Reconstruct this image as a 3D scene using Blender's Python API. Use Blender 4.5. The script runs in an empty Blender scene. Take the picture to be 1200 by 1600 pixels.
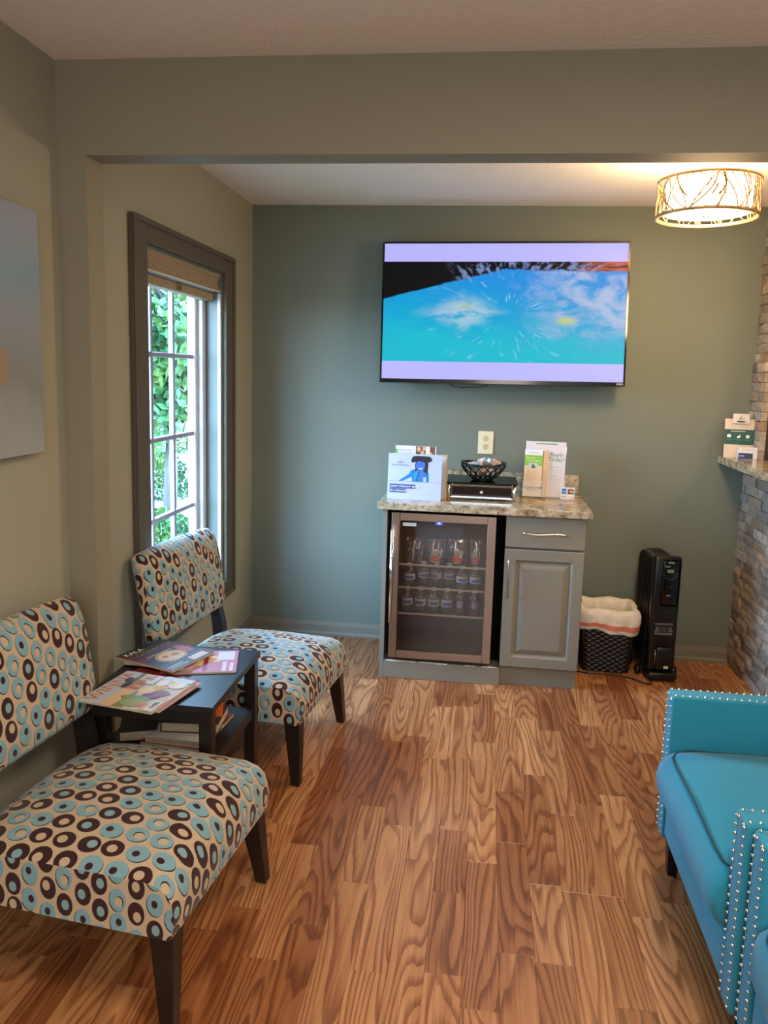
import bpy, bmesh, math, random
from mathutils import Vector, Matrix
random.seed(7)
PI = math.pi
S = bpy.context.scene
C = S.collection

# ---------------------------------------------------------------- camera
cam = bpy.data.cameras.new('camera')
camo = bpy.data.objects.new('camera', cam); C.objects.link(camo)
R0 = ((0.99228, 0.12049, 0.02930), (-0.04557, 0.13459, 0.98985), (-0.11533, 0.98355, -0.13904))
m = Matrix(((R0[0][0], R0[1][0], -R0[2][0]), (R0[0][1], R0[1][1], -R0[2][1]), (R0[0][2], R0[1][2], -R0[2][2])))
camo.matrix_world = Matrix.Translation((0, 0, 1.5349)) @ m.to_4x4()
cam.sensor_width = 36; cam.sensor_fit = 'AUTO'
cam.lens = 1197.2 * 36 / 1600
cam.shift_x = -15.85 / 1600; cam.shift_y = -47.4 / 1600
cam.clip_start = 0.05; cam.clip_end = 200
S.camera = camo

# ---------------------------------------------------------------- sky, lights, exposure
W = bpy.data.worlds.new('sky'); S.world = W; W.use_nodes = True
wn = W.node_tree; wn.nodes.clear()
wo = wn.nodes.new('ShaderNodeOutputWorld'); wb = wn.nodes.new('ShaderNodeBackground')
tc = wn.nodes.new('ShaderNodeTexCoord'); sp = wn.nodes.new('ShaderNodeSeparateXYZ'); cr = wn.nodes.new('ShaderNodeValToRGB')
wn.links.new(tc.outputs['Generated'], sp.inputs[0]); wn.links.new(sp.outputs[2], cr.inputs[0])
cr.color_ramp.elements[0].position = 0.0; cr.color_ramp.elements[0].color = (0.52, 0.77, 1.0, 1)
cr.color_ramp.elements[1].position = 0.8; cr.color_ramp.elements[1].color = (0.32, 0.62, 1.0, 1)
wn.links.new(cr.outputs[0], wb.inputs[0]); wb.inputs[1].default_value = 31.0
wn.links.new(wb.outputs[0], wo.inputs[0])
S.view_settings.view_transform = 'Standard'; S.view_settings.look = 'None'
S.view_settings.exposure = 0.45; S.view_settings.gamma = 1.0; S.view_settings.use_curve_mapping = False
S.cycles.use_denoising = True
S.cycles.max_bounces = 8; S.cycles.diffuse_bounces = 4; S.cycles.transparent_max_bounces = 24
S.cycles.sample_clamp_indirect = 6.0; S.cycles.caustics_reflective = False; S.cycles.caustics_refractive = False

def area(name, loc, rot, sx, sy, power, col, portal=False, spread=PI):
    l = bpy.data.lights.new(name, 'AREA'); l.shape = 'RECTANGLE'; l.size = sx; l.size_y = sy
    l.energy = power; l.color = col; l.spread = spread
    o = bpy.data.objects.new(name, l); C.objects.link(o); o.location = loc; o.rotation_euler = rot
    if portal: l.cycles.is_portal = True
    return o
area('window_portal', (-1.56, 3.34, 1.20), (0, -PI/2, 0), 1.6, 0.95, 1, (1, 1, 1), portal=True)
# fill lights added out of view: cool from behind the camera, warm from overhead
area('rear_fill', (0.5, -2.2, 1.35), (PI/2, 0, 0), 2.6, 1.9, 46, (0.84, 0.93, 1.0))
area('front_room_fill', (0.55, 0.75, 2.40), (0, 0, 0), 0.6, 0.6, 23, (1.0, 0.88, 0.72))
area('front_room_fill_rear', (0.2, -1.2, 2.40), (0, 0, 0), 0.6, 0.6, 23, (1.0, 0.88, 0.72))
area('reception_fill', (2.4, 2.6, 2.40), (0, 0, 0), 0.5, 0.5, 22, (1.0, 0.76, 0.50))  # unseen warm light added to brighten the reception side

# ---------------------------------------------------------------- node helper
def lin(c):
    return tuple((x/12.92 if x <= 0.04045 else ((x+0.055)/1.055)**2.4) for x in [v/255 for v in c])
def L4(c): return lin(c) + (1,)

class V:
    def __init__(s, nt, o): s.nt, s.o = nt, o
    def _m(s, op, *a, clamp=False):
        n = s.nt.nodes.new('ShaderNodeMath'); n.operation = op; n.use_clamp = clamp
        for i, x in enumerate((s,) + a):
            if isinstance(x, V): s.nt.links.new(x.o, n.inputs[i])
            else: n.inputs[i].default_value = x
        return V(s.nt, n.outputs[0])
    def __add__(s, x): return s._m('ADD', x)
    def __sub__(s, x): return s._m('SUBTRACT', x)
    def __mul__(s, x): return s._m('MULTIPLY', x)
    def __truediv__(s, x): return s._m('DIVIDE', x)
    __radd__ = __add__; __rmul__ = __mul__
    def rsub(s, x): return (s*-1.0) + x
    def floor(s): return s._m('FLOOR')
    def fract(s): return s._m('FRACT')
    def sin(s): return s._m('SINE')
    def abs(s): return s._m('ABSOLUTE')
    def sqrt(s): return s._m('SQRT')
    def pw(s, x): return s._m('POWER', x)
    def mn(s, x): return s._m('MINIMUM', x)
    def mx(s, x): return s._m('MAXIMUM', x)
    def gt(s, x): return s._m('GREATER_THAN', x)
    def lt(s, x): return s._m('LESS_THAN', x)
    def mod(s, x): return s._m('FLOORED_MODULO', x)
    def clamp(s): return s._m('ADD', 0.0, clamp=True)
    def ramp(s, a, b):           # smooth 0..1 between a and b
        n = s.nt.nodes.new('ShaderNodeMapRange'); n.interpolation_type = 'SMOOTHSTEP'
        s.nt.links.new(s.o, n.inputs[0]); n.inputs[1].default_value = a; n.inputs[2].default_value = b
        return V(s.nt, n.outputs[0])

class Mat:
    def __init__(s, name, base=(128,128,128), rough=0.5, metal=0.0, spec=0.5, **kw):
        s.m = bpy.data.materials.new(name); s.m.use_nodes = True
        s.nt = s.m.node_tree; s.b = s.nt.nodes['Principled BSDF']; s.out = s.nt.nodes['Material Output']
        s.b.inputs['Base Color'].default_value = L4(base); s.b.inputs['Roughness'].default_value = rough
        s.b.inputs['Metallic'].default_value = metal; s.b.inputs['Specular IOR Level'].default_value = spec
        for k, v in kw.items(): s.b.inputs[k].default_value = v
    def n(s, t): return s.nt.nodes.new(t)
    def coord(s, kind='Object', scale=(1,1,1), loc=(0,0,0), rot=(0,0,0)):
        t = s.n('ShaderNodeTexCoord'); mp = s.n('ShaderNodeMapping')
        s.nt.links.new(t.outputs[kind], mp.inputs[0])
        mp.inputs['Scale'].default_value = scale; mp.inputs['Location'].default_value = loc; mp.inputs['Rotation'].default_value = rot
        return mp.outputs[0]
    def world(s, scale=(1,1,1)):
        g = s.n('ShaderNodeNewGeometry'); mp = s.n('ShaderNodeMapping'); s.nt.links.new(g.outputs['Position'], mp.inputs[0])
        mp.inputs['Scale'].default_value = scale; return mp.outputs[0]
    def sep(s, v):
        n = s.n('ShaderNodeSeparateXYZ'); s.nt.links.new(v, n.inputs[0]); return [V(s.nt, o) for o in n.outputs]
    def comb(s, x, y, z=0.0):
        n = s.n('ShaderNodeCombineXYZ')
        for i, q in enumerate((x, y, z)):
            if isinstance(q, V): s.nt.links.new(q.o, n.inputs[i])
            else: n.inputs[i].default_value = q
        return n.outputs[0]
    def noise(s, v, scale=5, detail=3, rough=0.5, dist=0.0, color=False):
        n = s.n('ShaderNodeTexNoise'); s.nt.links.new(v, n.inputs['Vector'])
        n.inputs['Scale'].default_value = scale; n.inputs['Detail'].default_value = detail
        n.inputs['Roughness'].default_value = rough; n.inputs['Distortion'].default_value = dist
        return n.outputs['Color'] if color else V(s.nt, n.outputs['Fac'])
    def white(s, v):
        n = s.n('ShaderNodeTexWhiteNoise'); n.noise_dimensions = '3D'; s.nt.links.new(v, n.inputs['Vector'])
        return V(s.nt, n.outputs['Value'])
    def rand(s):
        n = s.n('ShaderNodeObjectInfo'); return V(s.nt, n.outputs['Random'])
    def val(s, x):
        n = s.n('ShaderNodeValue'); n.outputs[0].default_value = x; return V(s.nt, n.outputs[0])
    def mix(s, f, a, b, mode='MIX'):
        n = s.n('ShaderNodeMix'); n.data_type = 'RGBA'; n.blend_type = mode
        if isinstance(f, V): s.nt.links.new(f.o, n.inputs[0])
        else: n.inputs[0].default_value = f
        for i, q in ((6, a), (7, b)):
            if isinstance(q, tuple): n.inputs[i].default_value = q if len(q) == 4 else L4(q)
            else: s.nt.links.new(q, n.inputs[i])
        return n.outputs[2]
    def ramp(s, f, stops, interp='LINEAR'):
        n = s.n('ShaderNodeValToRGB'); s.nt.links.new(f.o, n.inputs[0]); cr = n.color_ramp; cr.interpolation = interp
        while len(cr.elements) < len(stops): cr.elements.new(0.5)
        for e, (p, c) in zip(cr.elements, stops): e.position = p; e.color = L4(c)
        return n.outputs[0]
    def base(s, c): s.nt.links.new(c, s.b.inputs['Base Color']); return s
    def set(s, k, v): s.nt.links.new(v.o if isinstance(v, V) else v, s.b.inputs[k]); return s
    def bump(s, h, strength=0.3, dist=0.01):
        n = s.n('ShaderNodeBump'); n.inputs['Strength'].default_value = strength; n.inputs['Distance'].default_value = dist
        s.nt.links.new(h.o, n.inputs['Height']); s.nt.links.new(n.outputs[0], s.b.inputs['Normal']); return s

M = {}
def simple(name, base, rough=0.5, metal=0.0, spec=0.5, **kw):
    M[name] = Mat(name, base, rough, metal, spec, **kw).m; return M[name]

# paints
def paint(name, c, bs=0.08, scale=160):
    a = Mat(name, c, 0.6, spec=0.3); v = a.world()
    n = a.noise(v, scale, 2); a.bump(n, bs, 0.002)
    a.base(a.mix(a.noise(v, 1.3, 2)*0.10, c, tuple(int(x*0.85) for x in c))); M[name] = a.m
paint('wall_paint', (158, 154, 136)); paint('accent_paint', (113, 119, 109)); paint('wall_paint_shaded', (140, 131, 110))  # header and post: wall paint with their dimmer light mixed into the colour
paint('trim_paint', (124, 118, 105), 0.03); paint('casing_paint', (88, 80, 69), 0.03); paint('cabinet_paint', (132, 126, 114), 0.04, 60)
a = Mat('ceiling_texture', (236, 226, 216), 0.9, spec=0.1); v = a.world()
n = a.noise(v, 55, 4, 0.7) + a.noise(v, 18, 2)*0.5; a.bump(n, 0.5, 0.008); M['ceiling'] = a.m

# laminate strips
a = Mat('laminate', (170, 115, 70), 0.3, spec=0.5)
g = a.n('ShaderNodeNewGeometry'); px, py, pz = a.sep(g.outputs['Position']); r = a.rand()
gv = a.comb(px*6.0 + r*37.0, py*0.75 + r*91.0, r*13.0)
field = a.noise(gv, 1.0, 1.5, 0.45)
fine = a.noise(a.comb(px*160.0 + r*9.0, py*5.0, r*7.0), 1.0, 3, 0.6)
sharp = a.noise(a.comb(px*60.0 + r*9.0, py*2.2, r*3.0), 1.0, 2, 0.6)
rings = (field*24.0 + fine*0.35 + sharp*0.25).fract()
line = rings.ramp(0.35, 0.90) * rings.ramp(1.0, 0.93)
tone = (line*0.28 + sharp*0.45 + fine*0.32)
c1 = a.ramp(tone, [(0.15, (214, 174, 134)), (0.38, (188, 142, 104)), (0.62, (150, 104, 74)), (0.95, (96, 62, 42))])
rr = (r*17.31).fract()
c2 = a.mix(rr.ramp(0.0, 1.0), (255, 236, 210), (196, 160, 132))
c3 = a.mix(1.0, c1, c2, 'MULTIPLY'); a.base(c3)
a.set('Roughness', fine*0.12 + 0.20); a.bump(line*-1.0 + fine, 0.06, 0.001); M['laminate'] = a.m

# printed ring fabric (uv in metres: u across, v along the cloth)
a = Mat('ring_fabric', (200, 172, 140), 0.85, spec=0.2)
t = a.n('ShaderNodeTexCoord'); u, v, _ = a.sep(t.outputs['UV'])
PU, PV = 0.047, 0.066
cx = (u / PU).floor(); vv = v / PV + cx*0.47; cy = vv.floor()
lu = (u / PU).fract() - 0.5; lv = vv.fract() - 0.5
r1 = a.white(a.comb(cx, cy, 1.0)); r2 = a.white(a.comb(cx, cy, 2.0)); r3 = a.white(a.comb(cx, cy, 3.0)); r4 = a.white(a.comb(cx, cy, 4.0))
lu = lu + (r2 - 0.5)*0.12; lv = lv + (r3 - 0.5)*0.10
def disc(ox, oy, ru, rv):
    x = (lu - ox) / ru; y = (lv - oy) / rv
    return (x*x + y*y).sqrt()
edge = lambda d: d.ramp(1.03, 0.97)
outer = edge(disc(0.0, 0.0, 0.455, 0.445))
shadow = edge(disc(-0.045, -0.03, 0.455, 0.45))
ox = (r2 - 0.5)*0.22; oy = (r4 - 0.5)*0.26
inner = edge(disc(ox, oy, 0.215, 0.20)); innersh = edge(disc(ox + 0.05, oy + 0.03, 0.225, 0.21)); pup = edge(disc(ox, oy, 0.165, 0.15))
brown, teal, cream, dark = (58, 24, 26), (134, 172, 182), (205, 177, 146), (24, 14, 18)
isb = r1.lt(0.46)
hole_b = a.mix(r3.gt(0.55), cream, (136, 172, 176))
colb = a.mix(inner, brown, hole_b)
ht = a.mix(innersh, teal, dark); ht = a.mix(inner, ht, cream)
hp = a.mix(pup, teal, brown)
colt = a.mix(r4.gt(0.5), ht, hp)
fab = a.noise(t.outputs['UV'], 260, 2)
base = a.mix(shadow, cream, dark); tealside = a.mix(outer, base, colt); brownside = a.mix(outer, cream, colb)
fin = a.mix(isb, tealside, brownside)
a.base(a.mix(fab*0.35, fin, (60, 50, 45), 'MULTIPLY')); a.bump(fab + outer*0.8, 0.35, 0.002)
a.set('Sheen Weight', a.val(0.15)); M['ring_fabric'] = a.m

a = Mat('teal_fabric', (36, 128, 154), 0.88, spec=0.15); v = a.coord('Object')
n = a.noise(v, 420, 2) ; k = a.noise(v, 9, 3)
a.base(a.mix(n*0.5 + k*0.3, (26, 118, 146), (56, 146, 168))); a.bump(n, 0.25, 0.001); a.set('Sheen Weight', a.val(0.2)); M['teal_fabric'] = a.m
simple('piping', (14, 62, 76), 0.8)
simple('nail_chrome', (225, 225, 215), 0.18, 1.0)
a = Mat('espresso_wood', (20, 14, 13), 0.32, spec=0.5); v = a.coord('Object', (6, 60, 6)); n = a.noise(v, 3, 3)
a.base(a.mix(n, (16, 11, 11), (34, 24, 22))); M['espresso'] = a.m
a = Mat('table_lacquer', (22, 22, 26), 0.38, spec=0.5); M['table_lacquer'] = a.m

a = Mat('granite', (160, 145, 120), 0.12, spec=0.6); v = a.world()
n1 = a.noise(v, 26, 5, 0.7, 0.8); n2 = a.noise(v, 95, 3, 0.6); n3 = a.noise(v, 7, 3, 0.5, 1.5)
c = a.ramp(n1*0.6 + n3*0.4, [(0.30, (60, 50, 42)), (0.42, (128, 108, 84)), (0.52, (178, 160, 132)), (0.66, (208, 196, 172)), (0.8, (150, 130, 105))])
c = a.mix(n2.ramp(0.60, 0.68), c, (44, 38, 36)); c = a.mix(n2.ramp(0.36, 0.30), c, (216, 208, 192)); a.base(c); M['granite'] = a.m

a = Mat('stacked_stone', (150, 138, 126), 0.8, spec=0.25); r = a.rand(); v = a.coord('Object', (1, 1, 1)); g = a.n('ShaderNodeNewGeometry')
c = a.ramp(r, [(0.0, (176, 160, 146)), (0.25, (148, 134, 124)), (0.45, (182, 160, 136)), (0.6, (126, 112, 102)), (0.75, (192, 178, 164)), (0.9, (158, 130, 102)), (1.0, (116, 106, 104))])
n = a.noise(g.outputs['Position'], 45, 5, 0.65); a.base(a.mix(n.ramp(0.3, 0.75)*0.55, c, (88, 78, 70))); a.bump(n, 0.6, 0.006); M['stone'] = a.m
simple('mortar_dark', (52, 46, 42), 0.9)

a = Mat('brushed_steel', (146, 128, 116), 0.32, 1.0); v = a.coord('Object', (2, 2, 260)); n = a.noise(v, 3, 2); a.bump(n, 0.05, 0.001); M['steel'] = a.m
simple('chrome', (228, 228, 230), 0.08, 1.0); simple('dark_chrome', (70, 68, 70), 0.1, 1.0)
simple('satin_nickel', (205, 196, 182), 0.2, 1.0)
simple('black_plastic', (14, 14, 15), 0.35); simple('black_gloss', (8, 8, 9), 0.12); simple('black_matte', (10, 10, 10), 0.8)
simple('heater_enamel', (17, 17, 20), 0.28); simple('grey_lcd', (120, 130, 120), 0.3)
simple('ivory_plastic', (222, 208, 172), 0.35); simple('ivory_dark', (200, 184, 148), 0.4)
simple('vinyl_white', (196, 197, 202), 0.3); simple('muntin_vinyl', (150, 146, 166), 0.4); simple('jamb_paint', (98, 104, 100), 0.45)
simple('paper_white', (216, 212, 212), 0.55); simple('paper_cream', (226, 206, 176), 0.7); simple('carton_tan', (205, 172, 130), 0.7)
simple('page_edges', (186, 168, 138), 0.85); simple('fridge_liner', (52, 38, 32), 0.6); simple('shelf_wire', (205, 200, 192), 0.3, 0.4)
simple('cap_white', (228, 230, 235), 0.4); simple('bin_wicker', (24, 17, 14), 0.4)
simple('lamp_metal', (196, 160, 116), 0.35, 0.7); simple('book_brown', (60, 42, 34), 0.6); simple('book_red', (130, 26, 30), 0.5); simple('book_orange', (214, 104, 32), 0.5)
simple('blue_card', (20, 74, 112), 0.5); simple('black_cord', (12, 12, 12), 0.5); simple('bowl_black', (12, 18, 20), 0.3)
simple('chipped_white', (214, 212, 206), 0.7); simple('grey_dark', (44, 42, 40), 0.7)

a = Mat('ink', rough=0.45); at = a.n('ShaderNodeVertexColor'); at.layer_name = 'Col'; a.base(at.outputs[0]); M['ink'] = a.m

def glassy(name, tint, gloss_rough=0.02, base_fac=0.04, edge=0.5):
    a = Mat(name); nt = a.nt; nt.nodes.remove(a.b)
    tr = nt.nodes.new('ShaderNodeBsdfTransparent'); tr.inputs[0].default_value = tint
    gl = nt.nodes.new('ShaderNodeBsdfGlossy'); gl.inputs[1].default_value = gloss_rough
    lw = nt.nodes.new('ShaderNodeLayerWeight'); lw.inputs[0].default_value = 0.35
    f = V(nt, lw.outputs['Facing']).pw(3.0)*edge + base_fac
    mx = nt.nodes.new('ShaderNodeMixShader'); nt.links.new(f.o, mx.inputs[0]); nt.links.new(tr.outputs[0], mx.inputs[1]); nt.links.new(gl.outputs[0], mx.inputs[2])
    nt.links.new(mx.outputs[0], a.out.inputs[0]); M[name] = a.m
glassy('window_glass', (0.96, 0.98, 1, 1), 0.01, 0.03, 0.4)
glassy('door_glass', (0.80, 0.74, 0.70, 1), 0.03, 0.05, 0.4)
glassy('clear_plastic', (0.90, 0.92, 0.94, 1), 0.12, 0.09, 0.8)
glassy('smoked_glass', (0.10, 0.13, 0.14, 1), 0.02, 0.10, 0.6)
glassy('acrylic', (0.97, 0.98, 0.98, 1), 0.03, 0.02, 0.3)
glassy('bottle_plastic', (0.80, 0.84, 0.88, 1), 0.25, 0.16, 0.9)
glassy('pouch_film', (0.84, 0.86, 0.88, 1), 0.16, 0.16, 0.9)
a = Mat('bin_liner', (238, 228, 214), 0.5, spec=0.4); n = a.noise(a.world(), 30, 4, 0.6, 1.0); a.bump(n, 0.6, 0.012)
a.b.inputs['Subsurface Weight'].default_value = 0.0; M['bin_liner'] = a.m
a = Mat('liner_band', (226, 132, 112), 0.55); M['liner_band'] = a.m
a = Mat('valance_weave', (146, 124, 96), 0.8); v = a.coord('Object', (1, 3, 90)); n = a.noise(v, 6, 4, 0.7)
a.base(a.mix(n.ramp(0.3, 0.7), (120, 100, 76), (168, 148, 120))); M['valance'] = a.m

# things that give off light
def emis(name, col, strength, mixbase=None):
    a = Mat(name, (0, 0, 0), 0.5); a.b.inputs['Emission Color'].default_value = lin(col) + (1,); a.b.inputs['Emission Strength'].default_value = strength
    M[name] = a.m
a = Mat('lamp_shade', (250, 238, 214), 0.8); a.b.inputs['Emission Color'].default_value = (1.0, 0.80, 0.52, 1); a.b.inputs['Emission Strength'].default_value = 3.2; M['lamp_shade'] = a.m
emis('led_blue', (40, 70, 255), 2.5); emis('led_digit', (190, 215, 255), 2.2)

# TV picture
a = Mat('tv_picture', (4, 4, 5), 0.45, spec=0.15); t = a.n('ShaderNodeTexCoord'); u, v, _ = a.sep(t.outputs['UV']); uv = t.outputs['UV']
wv = a.noise(uv, 6, 3, 0.6) - 0.5
cxr = u - 0.52; cyr = v - 0.45; rad = (cxr*cxr*1.0 + cyr*cyr*0.5).sqrt()
ang = V(a.nt, a.nt.nodes.new('ShaderNodeMath').outputs[0]); an = ang.o.node; an.operation = 'ARCTAN2'
a.nt.links.new(cyr.o, an.inputs[0]); a.nt.links.new(cxr.o, an.inputs[1])
streak = a.noise(a.comb(ang*7.0, rad*4.5, 0.0), 2.2, 4, 0.62)
water = a.ramp(v + wv*0.5 + (u - 0.5)*0.2, [(0.15, (22, 186, 208)), (0.5, (16, 160, 214)), (0.9, (30, 140, 224))])
spl = streak.ramp(0.54, 0.68) * rad.ramp(0.02, 0.10) * rad.ramp(0.46, 0.16)
water = a.mix(spl*0.75*a.noise(uv, 9, 2).ramp(0.4, 0.62), water, (176, 226, 240))
foamR = (a.noise(a.comb(u*5.0, v*3.6, 2.0), 1.6, 5, 0.6, 0.6).ramp(0.36, 0.60)) * (u + wv*0.3).ramp(0.52, 0.82) * (v + wv*0.3).ramp(0.12, 0.5)
water = a.mix(foamR*0.9, water, (172, 188, 222))
foamL = (a.noise(a.comb(u*6.0, v*4.6, 5.0), 1.8, 4, 0.6).ramp(0.36, 0.58)) * ((u - 0.33).abs() + (v - 0.5).abs()*0.9 + wv*0.12).ramp(0.24, 0.05)
water = a.mix(foamL*0.8, water, (176, 204, 220))
yel = ((u - 0.76)*(u - 0.76) + (v - 0.42)*(v - 0.42)*0.8).sqrt().ramp(0.06, 0.01)
yel2 = ((u - 0.35)*(u - 0.35) + (v - 0.56)*(v - 0.56)*0.8).sqrt().ramp(0.05, 0.0)
water = a.mix(yel*0.7, water, (206, 208, 90)); water = a.mix(yel2*0.5, water, (206, 208, 120))
# horizon: black sky above a curved edge
hor = (u*1.6).mn(0.80)
hline = hor*0.34 + 0.645 + (u - 0.5)*(u - 0.5)*-0.08
back = a.mix((streak.ramp(0.50, 0.62))*(u).ramp(0.25, 0.36), (10, 8, 12), (120, 140, 190))
back = a.mix(u.ramp(0.76, 0.95)*(a.noise(a.comb(u*6.0, v*16.0, 1.0), 2.0, 3).ramp(0.35, 0.6)), back, (206, 92, 58))
sky = (v - hline + wv*0.03 + (streak - 0.5)*0.10*u.ramp(0.2, 0.3)).ramp(-0.008, 0.012)
pic = a.mix(sky, water, back)
band = (v - 0.5).abs().gt(2.0)
a.nt.links.new(pic, a.b.inputs['Emission Color']); a.b.inputs['Emission Strength'].default_value = 0.74; M['tv_picture'] = a.m
emis('tv_band', (180, 178, 246), 0.76)

# canvas painting
a = Mat('canvas_paint', (150, 160, 170), 0.7); x, y, z = a.sep(a.coord('Object'))
w1 = a.noise(a.coord('Object', (1, 2, 1.2)), 2.2, 4, 0.6) - 0.5
c = a.ramp(z + w1*0.35 + 0.35, [(0.0, (150, 154, 152)), (0.22, (126, 128, 122)), (0.40, (136, 140, 150)), (0.52, (124, 148, 160)), (0.75, (146, 150, 164)), (1.0, (168, 164, 170))])
a.base(c); n = a.noise(a.coord('Object', (1, 1, 6)), 60, 3); a.bump(n, 0.3, 0.002); M['canvas'] = a.m

# outdoors
a = Mat('leaf_green', (60, 130, 40), 0.6); r = a.noise(a.world(), 1.7, 3); a.base(a.ramp(r, [(0.25, (16, 56, 34)), (0.5, (40, 84, 38)), (0.75, (104, 120, 42))]))
M['leaf'] = a.m
a = Mat('bark', (96, 88, 88), 0.9); n = a.noise(a.world((1, 1, 0.3)), 9, 4); a.base(a.mix(n, (50, 46, 48), (96, 90, 90))); M['bark'] = a.m
a = Mat('lawn', (110, 130, 84), 0.9); n = a.noise(a.world(), 0.8, 4); a.base(a.ramp(n, [(0.3, (66, 88, 44)), (0.6, (116, 106, 80))])); M['lawn'] = a.m
simple('concrete_path', (128, 128, 124), 0.9); simple('siding', (190, 190, 186), 0.8)

# ---------------------------------------------------------------- mesh helpers
def link(name, bm, mats, parent=None, loc=None, rot=None, smooth=False, auto=None):
    me = bpy.data.meshes.new(name); bm.normal_update(); bm.to_mesh(me); bm.free()
    if not isinstance(mats, (list, tuple)): mats = [mats]
    for k in mats: me.materials.append(M[k] if isinstance(k, str) else k)
    if smooth:
        for p in me.polygons: p.use_smooth = True
        if auto: me.set_sharp_from_angle(angle=auto)
    o = bpy.data.objects.new(name, me); C.objects.link(o)
    if parent: o.parent = parent
    if loc: o.location = loc
    if rot: o.rotation_euler = rot
    return o
def tag(o, label=None, cat=None, group=None, kind=None):
    if label: o['label'] = label
    if cat: o['category'] = cat
    if group: o['group'] = group
    if kind: o['kind'] = kind
    return o
def struct(name, bm, mat, **k): return tag(link(name, bm, mat, **k), kind='structure')
def thing(name, label, cat, loc=(0, 0, 0), rot=(0, 0, 0), group=None):
    o = bpy.data.objects.new(name, None); C.objects.link(o); o.empty_display_size = 0.05
    o.location = loc; o.rotation_euler = rot; return tag(o, label, cat, group)
def tree(root):
    r = [root]
    for c in root.children: r += tree(c)
    return r
def copy_tree(o, parent=None):
    c = o.copy(); C.objects.link(c); c.parent = parent
    for ch in list(o.children): copy_tree(ch, c)
    return c

def NB(): return bmesh.new()
def box(bm, x0, x1, y0, y1, z0, z1, bev=0.0, seg=1, mi=0):
    t = bmesh.new(); r = bmesh.ops.create_cube(t, size=1)
    for v in t.verts: v.co = ((x0+x1)/2 + v.co.x*(x1-x0), (y0+y1)/2 + v.co.y*(y1-y0), (z0+z1)/2 + v.co.z*(z1-z0))
    if bev: bmesh.ops.bevel(t, geom=t.edges[:], offset=bev, segments=seg, profile=0.5, affect='EDGES')
    join(bm, t, mi); return bm
def join(bm, t, mi=0, mat=None):
    if mat is not None: bmesh.ops.transform(t, matrix=mat, verts=t.verts[:])
    vs = [bm.verts.new(v.co) for v in t.verts]; t.verts.index_update()
    for f in t.faces:
        try: nf = bm.faces.new([vs[v.index] for v in f.verts]); nf.material_index = mi; nf.smooth = f.smooth
        except ValueError: pass
    t.free()
def BX(*a, **k): return box(NB(), *a, **k)
def hexa(bm, b, t, mi=0):          # 4 bottom points, 4 top points
    vb = [bm.verts.new(p) for p in b]; vt = [bm.verts.new(p) for p in t]
    fs = [vb[::-1], vt] + [[vb[i], vb[(i+1) % 4], vt[(i+1) % 4], vt[i]] for i in range(4)]
    for f in fs: bm.faces.new(f).material_index = mi
    return bm
def tube(bm, pts, r, n=8, closed=False, mi=0, taper=None):
    pts = [Vector(p) for p in pts]; N = len(pts); rings = []
    up = Vector((0, 0, 1))
    for i, p in enumerate(pts):
        if closed: d = pts[(i+1) % N] - pts[i-1]
        else: d = pts[min(i+1, N-1)] - pts[max(i-1, 0)]
        d.normalize(); a = d.cross(up)
        if a.length < 1e-3: a = d.cross(Vector((1, 0, 0)))
        a.normalize(); b = d.cross(a); rr = r if taper is None else r*taper[i]
        rings.append([bm.verts.new(p + a*rr*math.cos(2*PI*k/n) + b*rr*math.sin(2*PI*k/n)) for k in range(n)])
    for i in range(N if closed else N-1):
        A, B = rings[i], rings[(i+1) % N]
        for k in range(n):
            f = bm.faces.new([A[k], A[(k+1) % n], B[(k+1) % n], B[k]]); f.material_index = mi; f.smooth = True
    if not closed:
        bm.faces.new(rings[0][::-1]).material_index = mi; bm.faces.new(rings[-1]).material_index = mi
    return bm
def lathe(bm, prof, n=24, cx=0, cy=0, mi=0, cap=True, smooth=True):
    rings = []
    for r, z in prof:
        rings.append([bm.verts.new((cx + r*math.cos(2*PI*k/n), cy + r*math.sin(2*PI*k/n), z)) for k in range(n)])
    for A, B in zip(rings, rings[1:]):
        for k in range(n):
            f = bm.faces.new([A[k], A[(k+1) % n], B[(k+1) % n], B[k]]); f.material_index = mi; f.smooth = smooth
    if cap:
        if prof[0][0] > 1e-4: bm.faces.new(rings[0][::-1]).material_index = mi
        if prof[-1][0] > 1e-4: bm.faces.new(rings[-1]).material_index = mi
    return bm
def prism(bm, pts, axis, a, b, mi=0):   # polygon pts in the other two axes, extruded along axis from a to b
    def P(p, t):
        if axis == 'x': return (t, p[0], p[1])
        if axis == 'y': return (p[0], t, p[1])
        return (p[0], p[1], t)
    A = [bm.verts.new(P(p, a)) for p in pts]; B = [bm.verts.new(P(p, b)) for p in pts]; n = len(pts)
    bm.faces.new(A); bm.faces.new(B[::-1])
    for i in range(n): bm.faces.new([A[i], B[i], B[(i+1) % n], A[(i+1) % n]])
    for f in bm.faces: f.material_index = f.material_index
    bmesh.ops.recalc_face_normals(bm, faces=bm.faces[:]); return bm

def text_mesh(s, size, align='LEFT'):
    cu = bpy.data.curves.new('lettering', 'FONT'); cu.body = s; cu.size = size; cu.align_x = align; cu.resolution_u = 3
    o = bpy.data.objects.new('lettering', cu); C.objects.link(o)
    me = bpy.data.meshes.new_from_object(o.evaluated_get(bpy.context.evaluated_depsgraph_get()))
    vs = [tuple(v.co) for v in me.vertices]; fs = [tuple(p.vertices) for p in me.polygons]
    bpy.data.objects.remove(o); bpy.data.curves.remove(cu); bpy.data.meshes.remove(me)
    return vs, fs

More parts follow.
